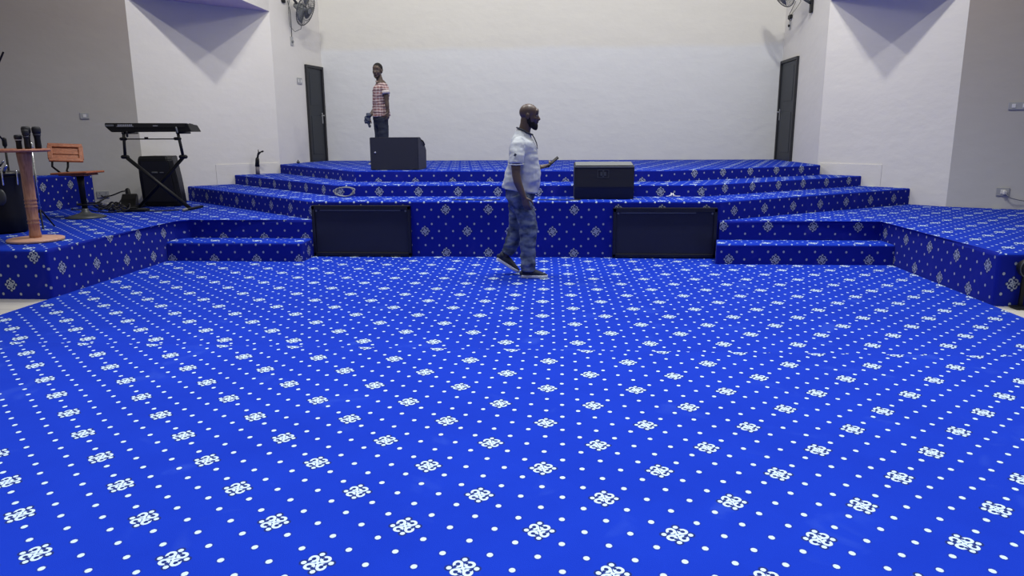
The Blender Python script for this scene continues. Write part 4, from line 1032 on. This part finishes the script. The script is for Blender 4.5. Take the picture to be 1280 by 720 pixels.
bm = bmesh.new(); tube(bm, [(-.017 + .066 * math.cos(a), .066 * math.sin(a), 1.362 + .012 * math.sin(a)) for a in [k * 2 * PI / 24 for k in range(24)]], .010, 8, closed=True); mk('collar', bm, 'plaid', sh2, True)
bm = bmesh.new()
tube(bm, [(-.02, 0, .86), (-.025, 0, .80), (-.03, 0, .74), (-.03, 0, .70)], [(.120, .130), (.130, .135), (.128, .130), (.11, .12)], 22, ref=(1, 0, 0), rnd=True)
for sy, x0 in ((-.06, .025), (.06, -.075)):
    tube(bm, [(x0 - .01, sy, .78), (x0, sy, .60), (x0, sy, .42), (x0 + .01, sy, .25), (x0 + .01, sy, .06)], [.094, .086, .078, .072, .068], 18)
remeshed('trousers', bm, .008, 'trouser', W2, 2, (.006, 9, 16))
shoe(W2, (.09, -.02, .001), (-.7, -.7, 0), (-.7, .7, 0)); shoe(W2, (-.02, .10, .001), (-.8, -.6, 0), (-.6, .8, 0))
# cloth held in his hanging hand
bm = bmesh.new(); ell(bm, (0, 0, .0), (.055, .045, .070)); ell(bm, (-.025, .01, -.03), (.035, .035, .05)); ell(bm, (.02, -.01, .055), (.04, .04, .04)); tube(bm, [(.01, 0, -.04), (.02, 0, -.10), (.03, 0, -.13)], [.028, .020, .014], 12, rnd=True)
tw = remeshed('crumpled_cloth', bm, .007, 'towel', None, 1, (.016, 26, 26)); tw.location = (-2.98 - .215, 12.30 - .12, ZC + .755)
tag(tw, 'crumpled blue-grey cloth in the plaid-shirted man\'s lowered left-hand-side grip', 'cloth')

# ------------------------------------------------------------------ light
def area(name, loc, size, power, color=(1, 1, 1), target=None, shape='RECTANGLE', size_y=None):
    l = bpy.data.lights.new(name, 'AREA'); l.shape = shape; l.size = size; l.size_y = size_y or size; l.energy = power; l.color = color
    o = bpy.data.objects.new(name, l); COL.objects.link(o); o.location = loc
    d = (V(target) - V(loc)) if target else V((0, 0, -1)); o.rotation_euler = d.to_track_quat('-Z', 'Y').to_euler(); return o
COOL = (.95, .98, 1.0); WARM = (1.0, .97, .90)
for x in (-3.2, .0, 3.0):
    for y, p in ((1.4, 52), (4.6, 52), (8.2, 40)):
        l = area('ceiling_lamp', (x, y, 6.0), 1.2, p, COOL, size_y=.3); l.data.spread = math.radians(80)
for (x, y, z, p) in ((-3.55, 9.35, 5.9, 75), (-2.4, 9.3, 6.0, 55), (-3.6, 8.0, 6.2, 50), (2.75, 9.2, 5.9, 75), (1.6, 9.2, 6.0, 55), (2.8, 8.0, 6.2, 50)):
    area('stage_lamp', (x, y, z), .16, p, WARM, target=(x * 1.25, 12.2, 1.2), shape='DISK')
area('back_wall_lamp', (-.4, 11.4, 6.2), 6.0, 75, (1.0, .97, .90), target=(-.4, 14.0, 2.0), size_y=.4)

w = bpy.data.worlds.new('hall_air'); SC.world = w; w.use_nodes = True
w.node_tree.nodes['Background'].inputs[0].default_value = (1.0, .97, .90, 1); w.node_tree.nodes['Background'].inputs[1].default_value = 0.20

groups = {'floor_monitor': 'wedge floor monitors on the stage', 'stage_front_panel': 'black panels in the stage front', 'wall_fan': 'wall fans above the doors', 'light_switch': 'wall switches', 'wall_socket': 'wall sockets', 'wireless_microphone': 'microphones on the wooden table', 'fan_regulator': 'fan regulators on the side walls', 'cable_tangle': 'cable heaps under the keyboard', 'side_platform': 'carpeted side platforms', 'carpeted_step': 'low carpeted side steps', 'power_cable': 'power leads by the double socket', 'thin_cable': 'thin cables on the lowest tread', 'drum_hardware_stand': 'stands by the drum', 'person': 'people on and before the stage'}
for o in bpy.data.objects:
    if o.parent is None and o.get('category'):
        k = o.name.split('.')[0]
        if k in groups: o['group'] = groups[k]

# ------------------------------------------------------------------ camera
cam = bpy.data.cameras.new('camera'); cam.sensor_width = 36; cam.lens = 36 * 910 / 1280; cam.clip_end = 100
co = bpy.data.objects.new('camera', cam); COL.objects.link(co)
Rt, Up, Fw = V((0.997798, 0.066106, -0.005333)), V((-0.008534, 0.207734, 0.978148)), V((-0.065769, 0.975949, -0.207841))
mw = Matrix.Identity(4)
for i in range(3): mw[i][0], mw[i][1], mw[i][2] = Rt[i], Up[i], -Fw[i]
mw[2][3] = 1.5; co.matrix_world = mw
SC.camera = co
SC.view_settings.view_transform = 'Standard'; SC.view_settings.look = 'None'
SC.view_settings.exposure = 0; SC.view_settings.gamma = 1
